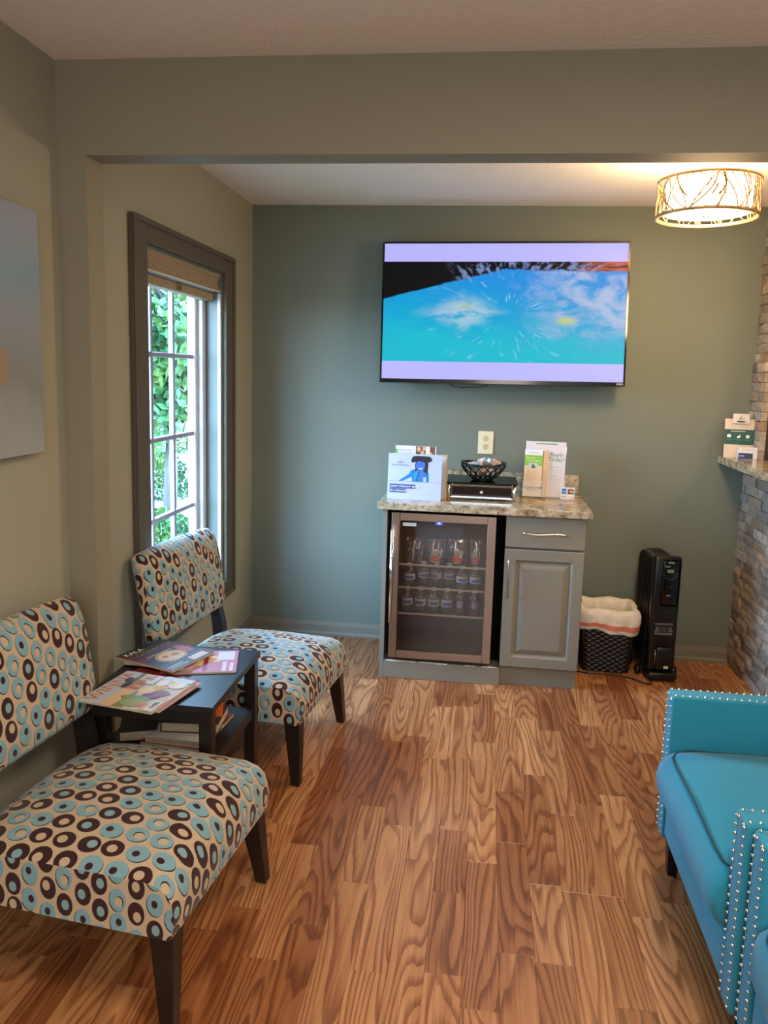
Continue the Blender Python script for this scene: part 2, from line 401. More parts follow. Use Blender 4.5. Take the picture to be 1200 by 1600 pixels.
class Print:
    """flat print in (u, v) on a card; f maps (u, v, height) to a point"""
    def __init__(s, f=lambda u, v, h: (u, -h, v)): s.bm = NB(); s.col = s.bm.loops.layers.float_color.new('Col'); s.f = f; s.k = 0
    def poly(s, pts, c, layer=None):
        s.k += 1; h = 0.0004 + 0.00012*(s.k if layer is None else layer)
        vs = [s.bm.verts.new(s.f(u, v, h)) for u, v in pts]
        try: fa = s.bm.faces.new(vs)
        except ValueError: return
        for l in fa.loops: l[s.col] = lin(c) + (1,)
    def rect(s, u0, u1, v0, v1, c, **k): s.poly([(u0, v0), (u1, v0), (u1, v1), (u0, v1)], c, **k)
    def ell(s, u, v, ru, rv, c, n=16, a0=0, a1=2*PI): s.poly([(u + ru*math.cos(a0+(a1-a0)*i/n), v + rv*math.sin(a0+(a1-a0)*i/n)) for i in range(n if a1-a0 > 6.2 else n+1)], c)
    def text(s, t, u, v, size, c, align='LEFT', ang=0.0, bold=0.0):
        vs, fs = text_mesh(t, size, align); s.k += 1; h = 0.0004 + 0.00012*s.k; ca, sa = math.cos(ang), math.sin(ang)
        for dx in ([0.0, bold] if bold else [0.0]):
            nv = [s.bm.verts.new(s.f(u + (x+dx)*ca - y*sa, v + (x+dx)*sa + y*ca, h)) for x, y, z in vs]
            for f in fs:
                try: fa = s.bm.faces.new([nv[i] for i in f])
                except ValueError: continue
                for l in fa.loops: l[s.col] = lin(c) + (1,)
            h += 0.00003
    def line(s, u0, u1, v, w, c): s.rect(u0, u1, v-w/2, v+w/2, c)
    def build(s, parent, name='print'): return link(name, s.bm, 'ink', parent)

# ---------------------------------------------------------------- dimensions
D, XL, XS, H = 4.2856, -1.3367, 1.3992, 2.44
HB, HT, ZB, XP = 2.3129, 0.0998, 2.1664, -1.2447
YR = -2.6; XR = 3.2

# ---------------------------------------------------------------- room shell
fl = struct('floor', BX(XL-0.1, XR+0.1, YR-0.1, D+0.1, -0.10, -0.012), 'grey_dark')
# laminate strips: each a part of the floor where the photograph shows them
SW = 0.0965; x_off = 0.0990
variants = []
def strip_mesh(L):
    e = 0.0007; b = NB()
    w = SW/2 - 0.0002; l = L/2 - 0.0002
    hexa(b, [(-w, -l, -0.012), (w, -l, -0.012), (w, l, -0.012), (-w, l, -0.012)], [(-w, -l, -0.0007), (w, -l, -0.0007), (w, l, -0.0007), (-w, l, -0.0007)])
    t = [(-w+e, -l+e, 0), (w-e, -l+e, 0), (w-e, l-e, 0), (-w+e, l-e, 0)]
    b.verts.ensure_lookup_table(); top = b.verts[4:8]
    tf = [f for f in b.faces if all(v in top for v in f.verts)][0]; bmesh.ops.delete(b, geom=[tf], context='FACES_ONLY')
    tv = [b.verts.new(p) for p in t]; b.faces.new(tv)
    for i in range(4): b.faces.new([top[i], top[(i+1) % 4], tv[(i+1) % 4], tv[i]])
    me = bpy.data.meshes.new('plank'); b.to_mesh(me); b.free(); me.materials.append(M['laminate']); return me
LS = [0.32, 0.42, 0.50, 0.58, 0.66]; meshes = {l: strip_mesh(l) for l in LS}
cells = []; rest = NB(); rnd = random.Random(11)
i0 = math.ceil((XL - x_off)/SW) - 1; i1 = math.floor((XR - x_off)/SW)
for i in range(i0, i1+1):
    xa = x_off + i*SW; xc = xa + SW/2
    y = D - rnd.random()*0.4
    y_top = D + 0.05
    while y_top > YR:
        l = rnd.choice(LS); yc = y_top - l/2; y_top -= l
        vis = (XL-0.02 < xc < XS+0.03) and (yc > 1.15)
        if vis and i >= 0 or (vis and yc > 1.15):
            cells.append((xc, yc, l))
        else:
            hexa(rest, [(xa+.0002, yc-l/2+.0002, -.012), (xa+SW-.0002, yc-l/2+.0002, -.012), (xa+SW-.0002, yc+l/2-.0002, -.012), (xa+.0002, yc+l/2-.0002, -.012)],
                 [(xa+.0002, yc-l/2+.0002, 0), (xa+SW-.0002, yc-l/2+.0002, 0), (xa+SW-.0002, yc+l/2-.0002, 0), (xa+.0002, yc+l/2-.0002, 0)])
cells = cells[:300]
for xc, yc, l in cells:
    o = bpy.data.objects.new('plank', meshes[l]); C.objects.link(o); o.parent = fl; o.location = (xc, yc, 0)
tag(link('planks', rest, 'laminate', fl), kind='stuff')

struct('ceiling', BX(XL-0.1, XR+0.1, YR-0.1, D+0.1, H, H+0.1), 'ceiling')
struct('wall_back', BX(XL-0.1, XR+0.1, D, D+0.1, 0, H), 'accent_paint')
struct('wall_rear', BX(XL-0.1, XR+0.1, YR-0.1, YR, 0, H), 'wall_paint')
# left wall with the window opening
WY0, WY1, WZ0, WZ1 = 2.895, 3.795, 0.43, 2.005
b = NB()
box(b, XL-0.16, XL, YR, WY0, 0, H); box(b, XL-0.16, XL, WY1, D, 0, H)
box(b, XL-0.16, XL, WY0, WY1, 0, WZ0); box(b, XL-0.16, XL, WY0, WY1, WZ1, H)
struct('wall_left', b, 'wall_paint')
struct('wall_header', BX(XL, XR, HB, HB+HT, ZB, H), 'wall_paint_shaded')
struct('wall_post', BX(XL, XP, HB, HB+HT, 0, ZB), 'wall_paint_shaded')
struct('wall_right_rear', BX(XR, XR+0.1, YR, D, 0, H), 'wall_paint')
# reception half wall clad in stacked stone, with a stone column above it at the corner
hw = struct('wall_right', BX(XS+0.012, XS+0.16, 0.9, D, 0, 1.112), 'mortar_dark')
YC0 = 4.093
col = struct('wall_right_column', BX(XS+0.012, XS+0.16, YC0+0.008, D, 1.152, H), 'mortar_dark')
struct('wall_right_front', BX(XS, XS+0.16, YR, 0.9, 0, H), 'wall_paint')
stone_meshes = []
for k in range(7):
    rs = random.Random(k); b = NB(); nx, nz = 3, 2; g = {}
    for i in range(nx+1):
        for j in range(nz+1):
            ed = i in (0, nx) or j in (0, nz)
            g[i, j] = b.verts.new((rs.uniform(-0.16, 0.05) if ed else rs.uniform(-0.30, -0.0), i/nx-0.5 + (rs.uniform(-.012, .012)), j/nz-0.5 + rs.uniform(-.03, .03)))
    for v in b.verts: v.co.x = v.co.x - 0.5
    for i in range(nx):
        for j in range(nz): b.faces.new([g[i, j], g[i, j+1], g[i+1, j+1], g[i+1, j]])
    ring = [(i, 0) for i in range(nx)] + [(nx, j) for j in range(nz)] + [(i, nz) for i in range(nx, 0, -1)] + [(0, j) for j in range(nz, 0, -1)]
    bk = {q: b.verts.new((0.5, g[q].co.y, g[q].co.z)) for q in ring}
    for q, w_ in zip(ring, ring[1:] + ring[:1]): b.faces.new([g[q], g[w_], bk[w_], bk[q]])
    bmesh.ops.recalc_face_normals(b, faces=b.faces[:])
    me = bpy.data.meshes.new('stone'); b.to_mesh(me); b.free(); me.materials.append(M['stone']); stone_meshes.append(me)
def lay_stones(parent, y0, y1, z0, z1, rows, seed, cutoff=None):
    rs = random.Random(seed); rh = (z1-z0)/rows; more = NB()
    for r in range(rows):
        y = y1; z = z0 + (r+0.5)*rh; first = True
        while y > y0 + 0.004:
            l = rs.choice([0.085, 0.11, 0.14, 0.17, 0.20])
            if first: l *= rs.uniform(0.4, 1.0); first = False
            if y - l < y0 + 0.03: l = y - y0
            d = rs.uniform(0.022, 0.036)
            me = rs.choice(stone_meshes)
            mt = Matrix.Translation((XS+0.012-d/2+0.006, y-l/2, z)) @ Matrix.Diagonal((d, l-0.0025, rh-0.0025, 1))
            if cutoff is None or y > cutoff:
                o = bpy.data.objects.new('stone', me); C.objects.link(o); o.parent = parent; o.matrix_local = mt
            else:
                t = bmesh.new(); t.from_mesh(me); join(more, t, 0, mt)
            y -= l
    if len(more.verts): tag(link('stones', more, 'stone', parent), kind='stuff')
    else: more.free()
lay_stones(hw, 0.9, D, 0.0, 1.112, 22, 3, 3.22)
lay_stones(col, YC0, D, 1.152, 2.44, 26, 4)

# baseboards
def baseboard(name, pts_from, pts_to, axis, sgn):
    b = NB(); pr = [(0, 0), (0.024, 0), (0.024, 0.012), (0.014, 0.022), (0.012, 0.060), (0.009, 0.070), (0.006, 0.084), (0, 0.084)]
    if axis == 'x': prism(b, [(D - p[0], p[1]) for p in pr], 'x', pts_from, pts_to)
    else: prism(b, [(XL + p[0], p[1]) for p in pr], 'y', pts_from, pts_to)
    return struct(name, b, 'trim_paint')
baseboard('baseboard_back', XL, -0.486, 'x', 1)
baseboard('baseboard_back_right', 0.508, XS-0.012, 'x', 1)
baseboard('baseboard_left', YR, HB, 'y', 1)
baseboard('baseboard_left_alcove', HB+HT, D-0.024, 'y', 1)

# ---------------------------------------------------------------- window
win = struct('window_1', BX(XL-0.165, XL-0.155, WY0-0.02, WY0, WZ0, WZ1), 'casing_paint')
def wpart(name, bm, mat, **k): return link(name, bm, mat, win, **k)
CW = 0.125; e = 0.02
for nm, a4 in (('casing', (XL, XL+e, WY0-CW, WY0, WZ0-0.085, WZ1+0.09)), ('casing', (XL, XL+e, WY1, WY1+CW, WZ0-0.085, WZ1+0.09)),
               ('casing', (XL, XL+e, WY0, WY1, WZ1, WZ1+0.09)), ('casing', (XL, XL+e, WY0, WY1, WZ0-0.085, WZ0))):
    b = BX(*a4, bev=0.003)
    wpart(nm, b, 'casing_paint')
b = NB()   # raised outer edge of the casing
box(b, XL+e, XL+e+0.008, WY0-CW, WY0-CW+0.022, WZ0-0.085, WZ1+0.09, 0.003); box(b, XL+e, XL+e+0.008, WY1+CW-0.022, WY1+CW, WZ0-0.085, WZ1+0.09, 0.003)
box(b, XL+e, XL+e+0.008, WY0-CW+0.022, WY1+CW-0.022, WZ1+0.068, WZ1+0.09, 0.003); box(b, XL+e, XL+e+0.008, WY0-CW+0.022, WY1+CW-0.022, WZ0-0.085, WZ0-0.063, 0.003)
wpart('casing_bead', b, 'casing_paint')
# jamb lining
for a4 in ((XL-0.16, XL, WY0, WY0+0.012, WZ0, WZ1), (XL-0.16, XL, WY1-0.012, WY1, WZ0, WZ1), (XL-0.16, XL, WY0, WY1, WZ1-0.012, WZ1), (XL-0.16, XL, WY0, WY1, WZ0, WZ0+0.012)):
    wpart('jamb', BX(*a4), 'jamb_paint')
wpart('jamb_strip', BX(XL-0.02, XL-0.005, WY1-0.022, WY1-0.012, WZ0+0.012, WZ1-0.1), 'vinyl_white')
# vinyl frame
gx = XL-0.13
b = NB(); fy0, fy1, fz0, fz1 = WY0+0.012, WY1-0.012, WZ0+0.012, WZ1-0.012
fr = 0.045
box(b, gx-0.03, gx+0.045, fy0, fy0+fr, fz0, fz1, 0.004); box(b, gx-0.03, gx+0.045, fy1-fr, fy1, fz0, fz1, 0.004)
box(b, gx-0.03, gx+0.045, fy0+fr, fy1-fr, fz0, fz0+fr, 0.004); box(b, gx-0.03, gx+0.045, fy0+fr, fy1-fr, fz1-fr, fz1, 0.004)
wpart('window_frame', b, 'vinyl_white')
b = NB(); s0, s1, t0, t1 = fy0+fr, fy1-fr, fz0+fr, fz1-fr; sf = 0.035
box(b, gx-0.02, gx+0.02, s0, s0+sf, t0, t1, 0.004); box(b, gx-0.02, gx+0.02, s1-sf, s1, t0, t1, 0.004)
box(b, gx-0.02, gx+0.02, s0+sf, s1-sf, t0, t0+sf, 0.004); box(b, gx-0.02, gx+0.02, s0+sf, s1-sf, t1-sf, t1, 0.004)
sash = wpart('sash', b, 'vinyl_white')
g0, g1, h0, h1 = s0+sf, s1-sf, t0+sf, t1-sf
ys = [g0 + (g1-g0)*k/3 for k in range(4)]; zs = [h0, 0.848, 1.211, 1.590, h1]
for k in (1, 2): link('muntin', BX(gx-0.011, gx+0.011, ys[k]-0.011, ys[k]+0.011, h0, h1, 0.003), 'muntin_vinyl', sash)
for k in (1, 2, 3): link('muntin', BX(gx-0.012, gx+0.012, g0, g1, zs[k]-0.011, zs[k]+0.011, 0.003), 'muntin_vinyl', sash)
for i in range(3):
    for j in range(4): link('pane', BX(gx-0.002, gx+0.002, ys[i]+(0.011 if i else 0), ys[i+1]-(0.011 if i < 2 else 0), zs[j]+(0.012 if j else 0), zs[j+1]-(0.012 if j < 3 else 0)), 'window_glass', sash)
# raised blind
bl = thing('window_blind', 'raised woven wood-look blind with a tan valance and white headrail at the window top', 'blind', (XL-0.02, (WY0+WY1)/2, WZ1-0.012))
hw_ = (WY1-WY0)/2 - 0.016
b = NB(); prism(b, [(-0.006, -0.002), (0.012, -0.002), (0.004, -0.02), (0.001, -0.037), (0.004, -0.056), (0.012, -0.075), (0.010, -0.078), (-0.006, -0.078)], 'y', -hw_, hw_); link('valance', b, 'valance', bl)
b = NB(); box(b, 0.002, 0.014, -hw_, hw_, -0.0015, 0.001); box(b, 0.002, 0.014, -hw_, hw_, -0.080, -0.077); link('valance_edge', b, 'paper_cream', bl)
link('headrail', BX(-0.075, -0.008, -hw_+0.005, hw_-0.005, -0.082, -0.01, 0.004), 'vinyl_white', bl)
link('bottom_rail', BX(-0.072, -0.02, -hw_+0.008, hw_-0.008, -0.125, -0.086, 0.004), 'valance', bl)
link('bracket', BX(-0.02, -0.012, -0.04, 0.01, -0.12, -0.06), 'clear_plastic', bl)

# ---------------------------------------------------------------- outside the window
struct('ground', BX(-60, XL-0.2, -20, 70, -0.55, -0.45), 'lawn')
struct('path', BX(-6.5, -3.6, -5, 60, -0.449, -0.43), 'concrete_path')
def make_tree(name, label, loc, h, crown_r, crown_z, n, seed, tr=0.12, squash=1.2, group='trees beyond the window'):
    rs = random.Random(seed); t = thing(name, label, 'tree', loc, group=None)
    b = NB(); pts = [(rs.uniform(-.08, .08)*k, rs.uniform(-.08, .08)*k, h*k/6) for k in range(7)]
    tube(b, pts, tr, 8, taper=[1.25, 1, .9, .8, .65, .5, .3])
    for k in range(9):
        z = h*rs.uniform(0.3, 0.9); an = rs.uniform(0, 2*PI); L = rs.uniform(.6, 1.5)
        tube(b, [(0, 0, z), (math.cos(an)*L*.5, math.sin(an)*L*.5, z+L*.2), (math.cos(an)*L, math.sin(an)*L, z+L*.15)], tr*.28, 5, taper=[1, .7, .3])
    link('trunk', b, 'bark', t)
    b = NB()
    blobs = [(rs.gauss(0, .5)*crown_r, rs.gauss(0, .5)*crown_r, crown_z + rs.gauss(0, .42)*crown_r*squash, rs.uniform(.3, .6)*crown_r) for _ in range(14)]
    for k in range(n):
        bx, by, bz, br = rs.choice(blobs); d = Vector((rs.gauss(0, 1), rs.gauss(0, 1), rs.gauss(0, 1))); d.normalize()
        p = Vector((bx, by, bz)) + d*br*rs.uniform(.6, 1.05); s = rs.uniform(.018, .036)*math.sqrt(loc[1])
        a1 = Vector((rs.gauss(0, 1), rs.gauss(0, 1), rs.gauss(0, 1))).normalized()*s; a2 = a1.cross(Vector((rs.gauss(0, 1), rs.gauss(0, 1), rs.gauss(0, 1))).normalized())*0.6
        b.faces.new([b.verts.new(p - a1), b.verts.new(p + a2), b.verts.new(p + a1), b.verts.new(p - a2)])
    tag(link('foliage', b, 'leaf', t), kind='stuff'); return t
make_tree('leafy_tree', 'leafy green tree nearest the window panes outside', (-3.9, 9.1, -0.45), 5.0, 1.2, 2.7, 12000, 1, 0.08)
make_tree('leafy_tree', 'broad green tree behind the nearest one outside the window', (-6.1, 13.2, -0.45), 7, 1.9, 3.0, 15000, 2, 0.13)
make_tree('leafy_tree', 'grey-trunked tree farther off beside the window frame', (-7.2, 18.3, -0.45), 8, 2.4, 3.2, 15000, 3, 0.16)
make_tree('leafy_tree', 'dense dark tree farthest away beyond the path', (-11.4, 24.5, -0.45), 10, 4.2, 4.2, 18000, 4, 0.25)
for k, (x, y, s, lb) in enumerate([(-3.3, 7.3, 0.55, 'low green shrub close outside the lower window panes'), (-5.2, 11.2, 0.75, 'rounded shrub below the trees outside the window'), (-8.2, 17.2, 1.2, 'wide yellow-green shrub in front of the farthest tree')]):
    t = thing('garden_shrub', lb, 'shrub', (x, y, -0.45)); rs = random.Random(50+k); b = NB()
    for q in range(4000):
        d = Vector((rs.gauss(0, 1), rs.gauss(0, 1), abs(rs.gauss(0, 1)))).normalized()*s*rs.uniform(.7, 1.05); z = rs.uniform(.02, .045)
        a1 = Vector((rs.gauss(0, 1), rs.gauss(0, 1), rs.gauss(0, 1))).normalized()*z; a2 = a1.cross(Vector((0.3, 1, .5)))*0.5
        b.faces.new([b.verts.new(d - a1), b.verts.new(d + a2), b.verts.new(d + a1), b.verts.new(d - a2)])
    tag(link('foliage', b, 'leaf', t), kind='stuff')
    b = NB()
    for q in range(6): tube(b, [(0, 0, 0), (rs.uniform(-.3, .3)*s, rs.uniform(-.3, .3)*s, s*.7)], 0.012, 5)
    link('stem', b, 'bark', t)

# ---------------------------------------------------------------- painting
cv = thing('canvas_painting', 'pale blue and grey abstract canvas hung on the wall above the near slipper chair', 'painting', (XL+0.021, 1.72, 1.62))
link('canvas', BX(-0.019, 0.019, -0.41, 0.41, -0.345, 0.345, 0.003, 2), 'canvas', cv)
p = Print(lambda u, v, h: (0.019+h, u, v)); p.poly([(-0.12, -0.11), (0.02, -0.15), (0.238, -0.145), (0.240, -0.055), (0.20, -0.03), (0.05, -0.04), (-0.1, -0.06)], (148, 122, 92)); p.build(cv, 'painted_shape')

# ---------------------------------------------------------------- slipper chairs
def extruded_cushion(prof, closed_from, ysecs, name, mat, parent):
    """prof: (x, z, top?) closed outline; ysecs: (y, shrink); uv in metres"""
    b = NB(); uvl = b.loops.layers.uv.new('UVMap'); n = len(prof); rings = []
    arc = [0.0]
    for i in range(1, n+1):
        p, q = prof[i-1], prof[i % n]; arc.append(arc[-1] + math.dist(p[:2], q[:2]))
    mx = sum(p[0] for p in prof)/n; mz = sum(p[1] for p in prof)/n
    nrm = []
    for i in range(n):
        p, q = prof[i-1], prof[(i+1) % n]; d = Vector((q[0]-p[0], q[1]-p[1])); d.normalize(); nrm.append((d.y, -d.x))
    for y, s, cr in ysecs:
        rings.append([b.verts.new((p[0] - nrm[i][0]*s + (p[3] if len(p) > 3 else 0)*cr, y, p[1] - nrm[i][1]*s + p[2]*cr)) for i, p in enumerate(prof)])
    for k in range(len(rings)-1):
        for i in range(n):
            j = (i+1) % n; f = b.faces.new([rings[k][i], rings[k][j], rings[k+1][j], rings[k+1][i]]); f.smooth = True
            for l, (yy, aa) in zip(f.loops, ((ysecs[k][0], arc[i]), (ysecs[k][0], arc[i+1]), (ysecs[k+1][0], arc[i+1]), (ysecs[k+1][0], arc[i]))): l[uvl].uv = (yy + 5, aa + 3)
    for r, flip, off in ((rings[0], False, 9.0), (rings[-1], True, 13.0)):
        f = b.faces.new(r if flip else r[::-1]); f.smooth = True
        for l in f.loops: l[uvl].uv = (l.vert.co.x + off, l.vert.co.z + 7.018)
    bmesh.ops.recalc_face_normals(b, faces=b.faces[:])
    o = link(name, b, mat, parent); o.data.set_sharp_from_angle(angle=math.radians(50)); return o
def slipper_chair(label, loc, rz):
    t = thing('slipper_chair', label, 'chair', loc, (0, 0, rz), 'slipper chairs along the window wall')
    hwid = 0.288
    # outline counter-clockwise from bottom front; third value = crown share
    prof = [(-0.60, 0.236, 0), (-0.30, 0.232, 0), (-0.012, 0.233, 0), (0.0, 0.25, 0), (0.004, 0.29, 0.1), (0.0, 0.325, 0.25), (-0.012, 0.350, 0.4), (-0.035, 0.368, .6), (-0.075, 0.376, .85),
            (-0.15, 0.376, 1), (-0.25, 0.376, 1.1), (-0.35, 0.375, 1.1), (-0.45, 0.372, 1), (-0.53, 0.366, .8), (-0.58, 0.352, .5), (-0.60, 0.32, .1)]
    N = 18; secs = []
    for k in range(N+1):
        y = -hwid + 2*hwid*k/N; w = y/hwid; cr = 0.050*(1-abs(w)**2.4); s = 0
        if k == 0: s = 0.004
        secs.append((y, s, cr))
    y = secs[-1][0]; secs[-1] = (y, 0.028, 0.0); secs.insert(-1, (y-0.006, 0.010, 0.004)); secs.insert(-2, (y-0.016, 0.003, 0.012))
    secs.sort(key=lambda q: q[0])
    secs = [q for i, q in enumerate(secs) if i == 0 or q[0]-secs[i-1][0] > 0.004]
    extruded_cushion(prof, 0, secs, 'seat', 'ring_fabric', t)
    # backrest
    bp = [(-0.632, 0.478, 0), (-0.60, 0.472, 0), (-0.585, 0.478, 0), (-0.580, 0.50, 0, 1), (-0.585, 0.56, 0, 1), (-0.595, 0.63, 0, 1), (-0.606, 0.70, 0, 1), (-0.618, 0.755, 0, 1), (-0.634, 0.797, .2, .8), (-0.652, 0.818, .6, .3), (-0.672, 0.826, 1, 0), (-0.690, 0.820, 1, 0), (-0.692, 0.80, 0), (-0.672, 0.70, 0), (-0.652, 0.60, 0), (-0.64, 0.52, 0)]
    hb = 0.300; bs = []
    for k in range(15):
        y = -hb + 2*hb*k/14; w = y/hb; bs.append((y, 0.0, 0.012*(1-w*w)))
    bs[0] = (-hb, 0.016, 0); bs[-1] = (hb, 0.016, 0); bs.insert(1, (-hb+0.008, 0.004, 0)); bs.insert(-1, (hb-0.008, 0.004, 0))
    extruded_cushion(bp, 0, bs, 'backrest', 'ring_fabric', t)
    for s in (-1, 1):
        y = s*0.245; w = 0.027
        b = NB(); hexa(b, [(-0.036, y+s*.032-.016, 0), (-0.002, y+s*.032-.016, 0), (-0.002, y+s*.032+.018, 0), (-0.036, y+s*.032+.018, 0)], [(-0.075, y-w, 0.24), (-0.012, y-w, 0.24), (-0.012, y+w, 0.24), (-0.075, y+w, 0.24)])
        bmesh.ops.bevel(b, geom=b.edges[:], offset=0.0025, segments=1, affect='EDGES'); link('leg', b, 'espresso', t)
        b = NB(); hexa(b, [(-0.685, y-.016, 0), (-0.652, y-.016, 0), (-0.652, y+.016, 0), (-0.685, y+.016, 0)], [(-0.60, y-.022, 0.24), (-0.545, y-.022, 0.24), (-0.545, y+.022, 0.24), (-0.60, y+.022, 0.24)])
        hexa(b, [(-0.60, y-.022, 0.24), (-0.545, y-.022, 0.24), (-0.545, y+.022, 0.24), (-0.60, y+.022, 0.24)], [(-0.618, y-.022, 0.42), (-0.570, y-.022, 0.42), (-0.570, y+.022, 0.42), (-0.618, y+.022, 0.42)])
        hexa(b, [(-0.618, y-.022, 0.42), (-0.570, y-.022, 0.42), (-0.570, y+.022, 0.42), (-0.618, y+.022, 0.42)], [(-0.655, y-.02, 0.62), (-0.625, y-.02, 0.62), (-0.625, y+.02, 0.62), (-0.655, y+.02, 0.62)])
        link('leg', b, 'espresso', t)
    link('rear_rail', BX(-0.60, -0.565, -0.25, 0.25, 0.20, 0.24), 'espresso', t)
    return t
ch1 = slipper_chair('armless slipper chair in brown and blue ring print, nearest, below the canvas painting', (-0.621, 1.803, 0), -0.109)
ch2 = copy_tree(ch1); ch2['label'] = 'armless slipper chair in ring print set under the window, beyond the black side table'; ch2.location = (-0.592, 2.902, 0); ch2.rotation_euler = (0, 0, -0.117)

# ---------------------------------------------------------------- side table, magazines, books
TX0, TX1, TY0, TY1, TZ = -1.195, -0.780, 2.118, 2.615, 0.52
st = thing('side_table', 'black rectangular side table with a lower shelf between the two ring-print chairs', 'table', ((TX0+TX1)/2, (TY0+TY1)/2, 0))
ox, oy = -(TX0+TX1)/2, -(TY0+TY1)/2
def T(x0, x1, y0, y1, z0, z1, bev=0.0): return BX(x0+ox, x1+ox, y0+oy, y1+oy, z0, z1, bev=bev)
link('tabletop', T(TX0, TX1, TY0, TY1, TZ-0.022, TZ, 0.002), 'table_lacquer', st)
for x0, y0 in ((TX1-0.046, TY0+0.004), (TX1-0.046, TY1-0.05), (TX0+0.006, TY0+0.05), (TX0+0.006, TY1-0.05)):
    link('leg', T(x0, x0+0.040, y0, y0+0.042, 0, TZ-0.022, 0.002), 'espresso', st)
link('apron', T(TX0+0.02, TX1-0.045, TY0+0.012, TY0+0.028, TZ-0.06, TZ-0.022), 'espresso', st)
link('apron', T(TX0+0.02, TX1-0.045, TY1-0.028, TY1-0.012, TZ-0.06, TZ-0.022), 'espresso', st)
link('shelf', T(TX0+0.006, TX1-0.015, TY0+0.052, TY1-0.052, 0.300, 0.320, 0.002), 'espresso', st)
link('shelf_rail', T(TX1-0.03, TX1-0.012, TY0+0.046, TY1-0.05, 0.285, 0.324), 'espresso', st)

def magazine(name, label, c, rz, sx, sy, z, th, cover, edge='page_edges', cat='magazine', group=None, curl=0.0):
    t = thing(name, label, cat, (c[0], c[1], z), (0, 0, rz), group)
    b = NB(); n = 8
    def hz(u, v): return curl*max(0, u/sx+0.5-0.55)**2*max(0, v/sy+0.2)
    link('pages', BX(-sx/2+.001, sx/2-.001, -sy/2+.001, sy/2-.001, 0, th-0.0006), edge, t)
    link('cover', BX(-sx/2, sx/2, -sy/2, sy/2, th-0.0006, th), 'paper_white', t)
    p = Print(lambda u, v, h: (v, -u, th+h)) if False else Print(lambda u, v, h: (-v, u, th+h*0.5))
    cover(p, sy, sx); p.build(t, 'cover_print'); return t
# cover coordinates: u to the right (+Y in the room), v up (-X); origin at the middle
def cover_food(p, w, h):
    p.rect(-w/2, w/2, -h/2, h/2, (196, 190, 168)); p.rect(-w/2, w/2, h*.22, h/2, (186, 196, 206))
    p.text('WINNA', -w*.44, h*.31, 0.062, (206, 110, 70), bold=0.001)
    p.rect(-w/2, w*.1, -h*.02, h*.2, (222, 184, 138)); p.poly([(-w*.5, -h*.1), (-w*.05, -h*.02), (w*.0, h*.02), (-w*.5, h*.05)], (134, 130, 56))
    p.rect(w*.0, w*.30, h*.02, h*.30, (190, 122, 76)); p.rect(w*.1, w*.5, h*.2, h*.26, (96, 98, 66)); p.ell(w*.1, h*.24, .026, .012, (40, 46, 60)); p.ell(w*.25, h*.3, .02, .012, (52, 60, 78))
    for k in range(6): p.rect(w*.02+k*.016, w*.02+k*.016+.010, h*.04, h*.14, ((168, 84, 48), (222, 160, 96), (120, 104, 52))[k % 3])
    p.poly([(-w*.10, -h*.10), (w*.16, -h*.28), (w*.22, -h*.12), (w*.02, h*.02)], (226, 196, 120)); p.poly([(w*.06, -h*.22), (w*.2, -h*.3), (w*.24, -h*.14), (w*.12, -h*.1)], (224, 158, 40))
    p.ell(-w*.1, -h*.24, .022, .032, (110, 28, 70)); p.ell(w*.0, -h*.30, .024, .030, (122, 66, 40)); p.ell(-w*.22, -h*.10, .02, .05, (120, 142, 60))
    for k in range(7): p.ell(-w*.14+k*.006, -h*.20-k*.009, .005, .005, (176, 74, 140))
    p.ell(-w*.34, -h*.14, .028, .04, (146, 158, 64)); p.ell(-w*.36, -h*.28, .014, .03, (190, 110, 66)); p.ell(w*.3, -h*.16, .03, .02, (232, 226, 214)); p.ell(w*.3, -h*.36, .03, .03, (238, 232, 226))
    p.ell(w*.34, -h*.3, .02, .014, (232, 200, 96)); p.rect(w*.2, w*.48, -h*.06, h*.06, (210, 214, 220)); p.rect(w*.3, w*.48, h*.02, h*.05, (190, 90, 74))
    p.rect(w*.38, w*.5, -h*.5, -h*.1, (196, 222, 236)); p.poly([(-w*.5, -h*.5), (-w*.1, -h*.5), (-w*.2, -h*.36), (-w*.5, -h*.3)], (206, 172, 130))
    p.rect(-w*.46, -w*.20, -h*.47, -h*.37, (238, 236, 232))
    for k in range(14): p.rect(-w*.43+k*.0035, -w*.43+k*.0035+.0018, -h*.455, -h*.39, (30, 30, 30))
def cover_cook(p, w, h):
    p.rect(-w/2, w/2, -h/2, h/2, (34, 26, 26)); p.text('KALA', -w*.42, h*.36, 0.034, (232, 230, 226), bold=.001); p.text('COOKBOOK', -w*.45, h*.22, 0.034, (150, 112, 56), bold=.001)
    p.rect(-w*.48, -w*.1, h*.02, h*.17, (92, 22, 48)); p.ell(0, -h*.10, .060, .050, (190, 150, 96)); p.ell(0, -h*.10, .048, .040, (222, 184, 128)); p.ell(.02, -h*.1, .018, .014, (172, 118, 66)); p.ell(-.02, -h*.07, .014, .010, (160, 100, 60))
    p.ell(w*.36, -h*.04, .02, .045, (176, 74, 84)); p.text('comfort recipes', -w*.30, h*.08, .018, (222, 216, 208)); p.rect(w*.1, w*.46, h*.12, h*.24, (80, 26, 40))
    p.rect(-w*.46, w*.48, -h*.30, -h*.27, (92, 96, 108)); p.rect(-w*.44, -w*.1, -h*.40, -h*.37, (190, 190, 190)); p.rect(-w*.44, -w*.05, -h*.45, -h*.43, (190, 190, 190)); p.rect(w*.05, w*.42, -h*.47, -h*.33, (216, 196, 186)); p.rect(-w/2, -w*.46, -h/2, h/2, (132, 24, 40))
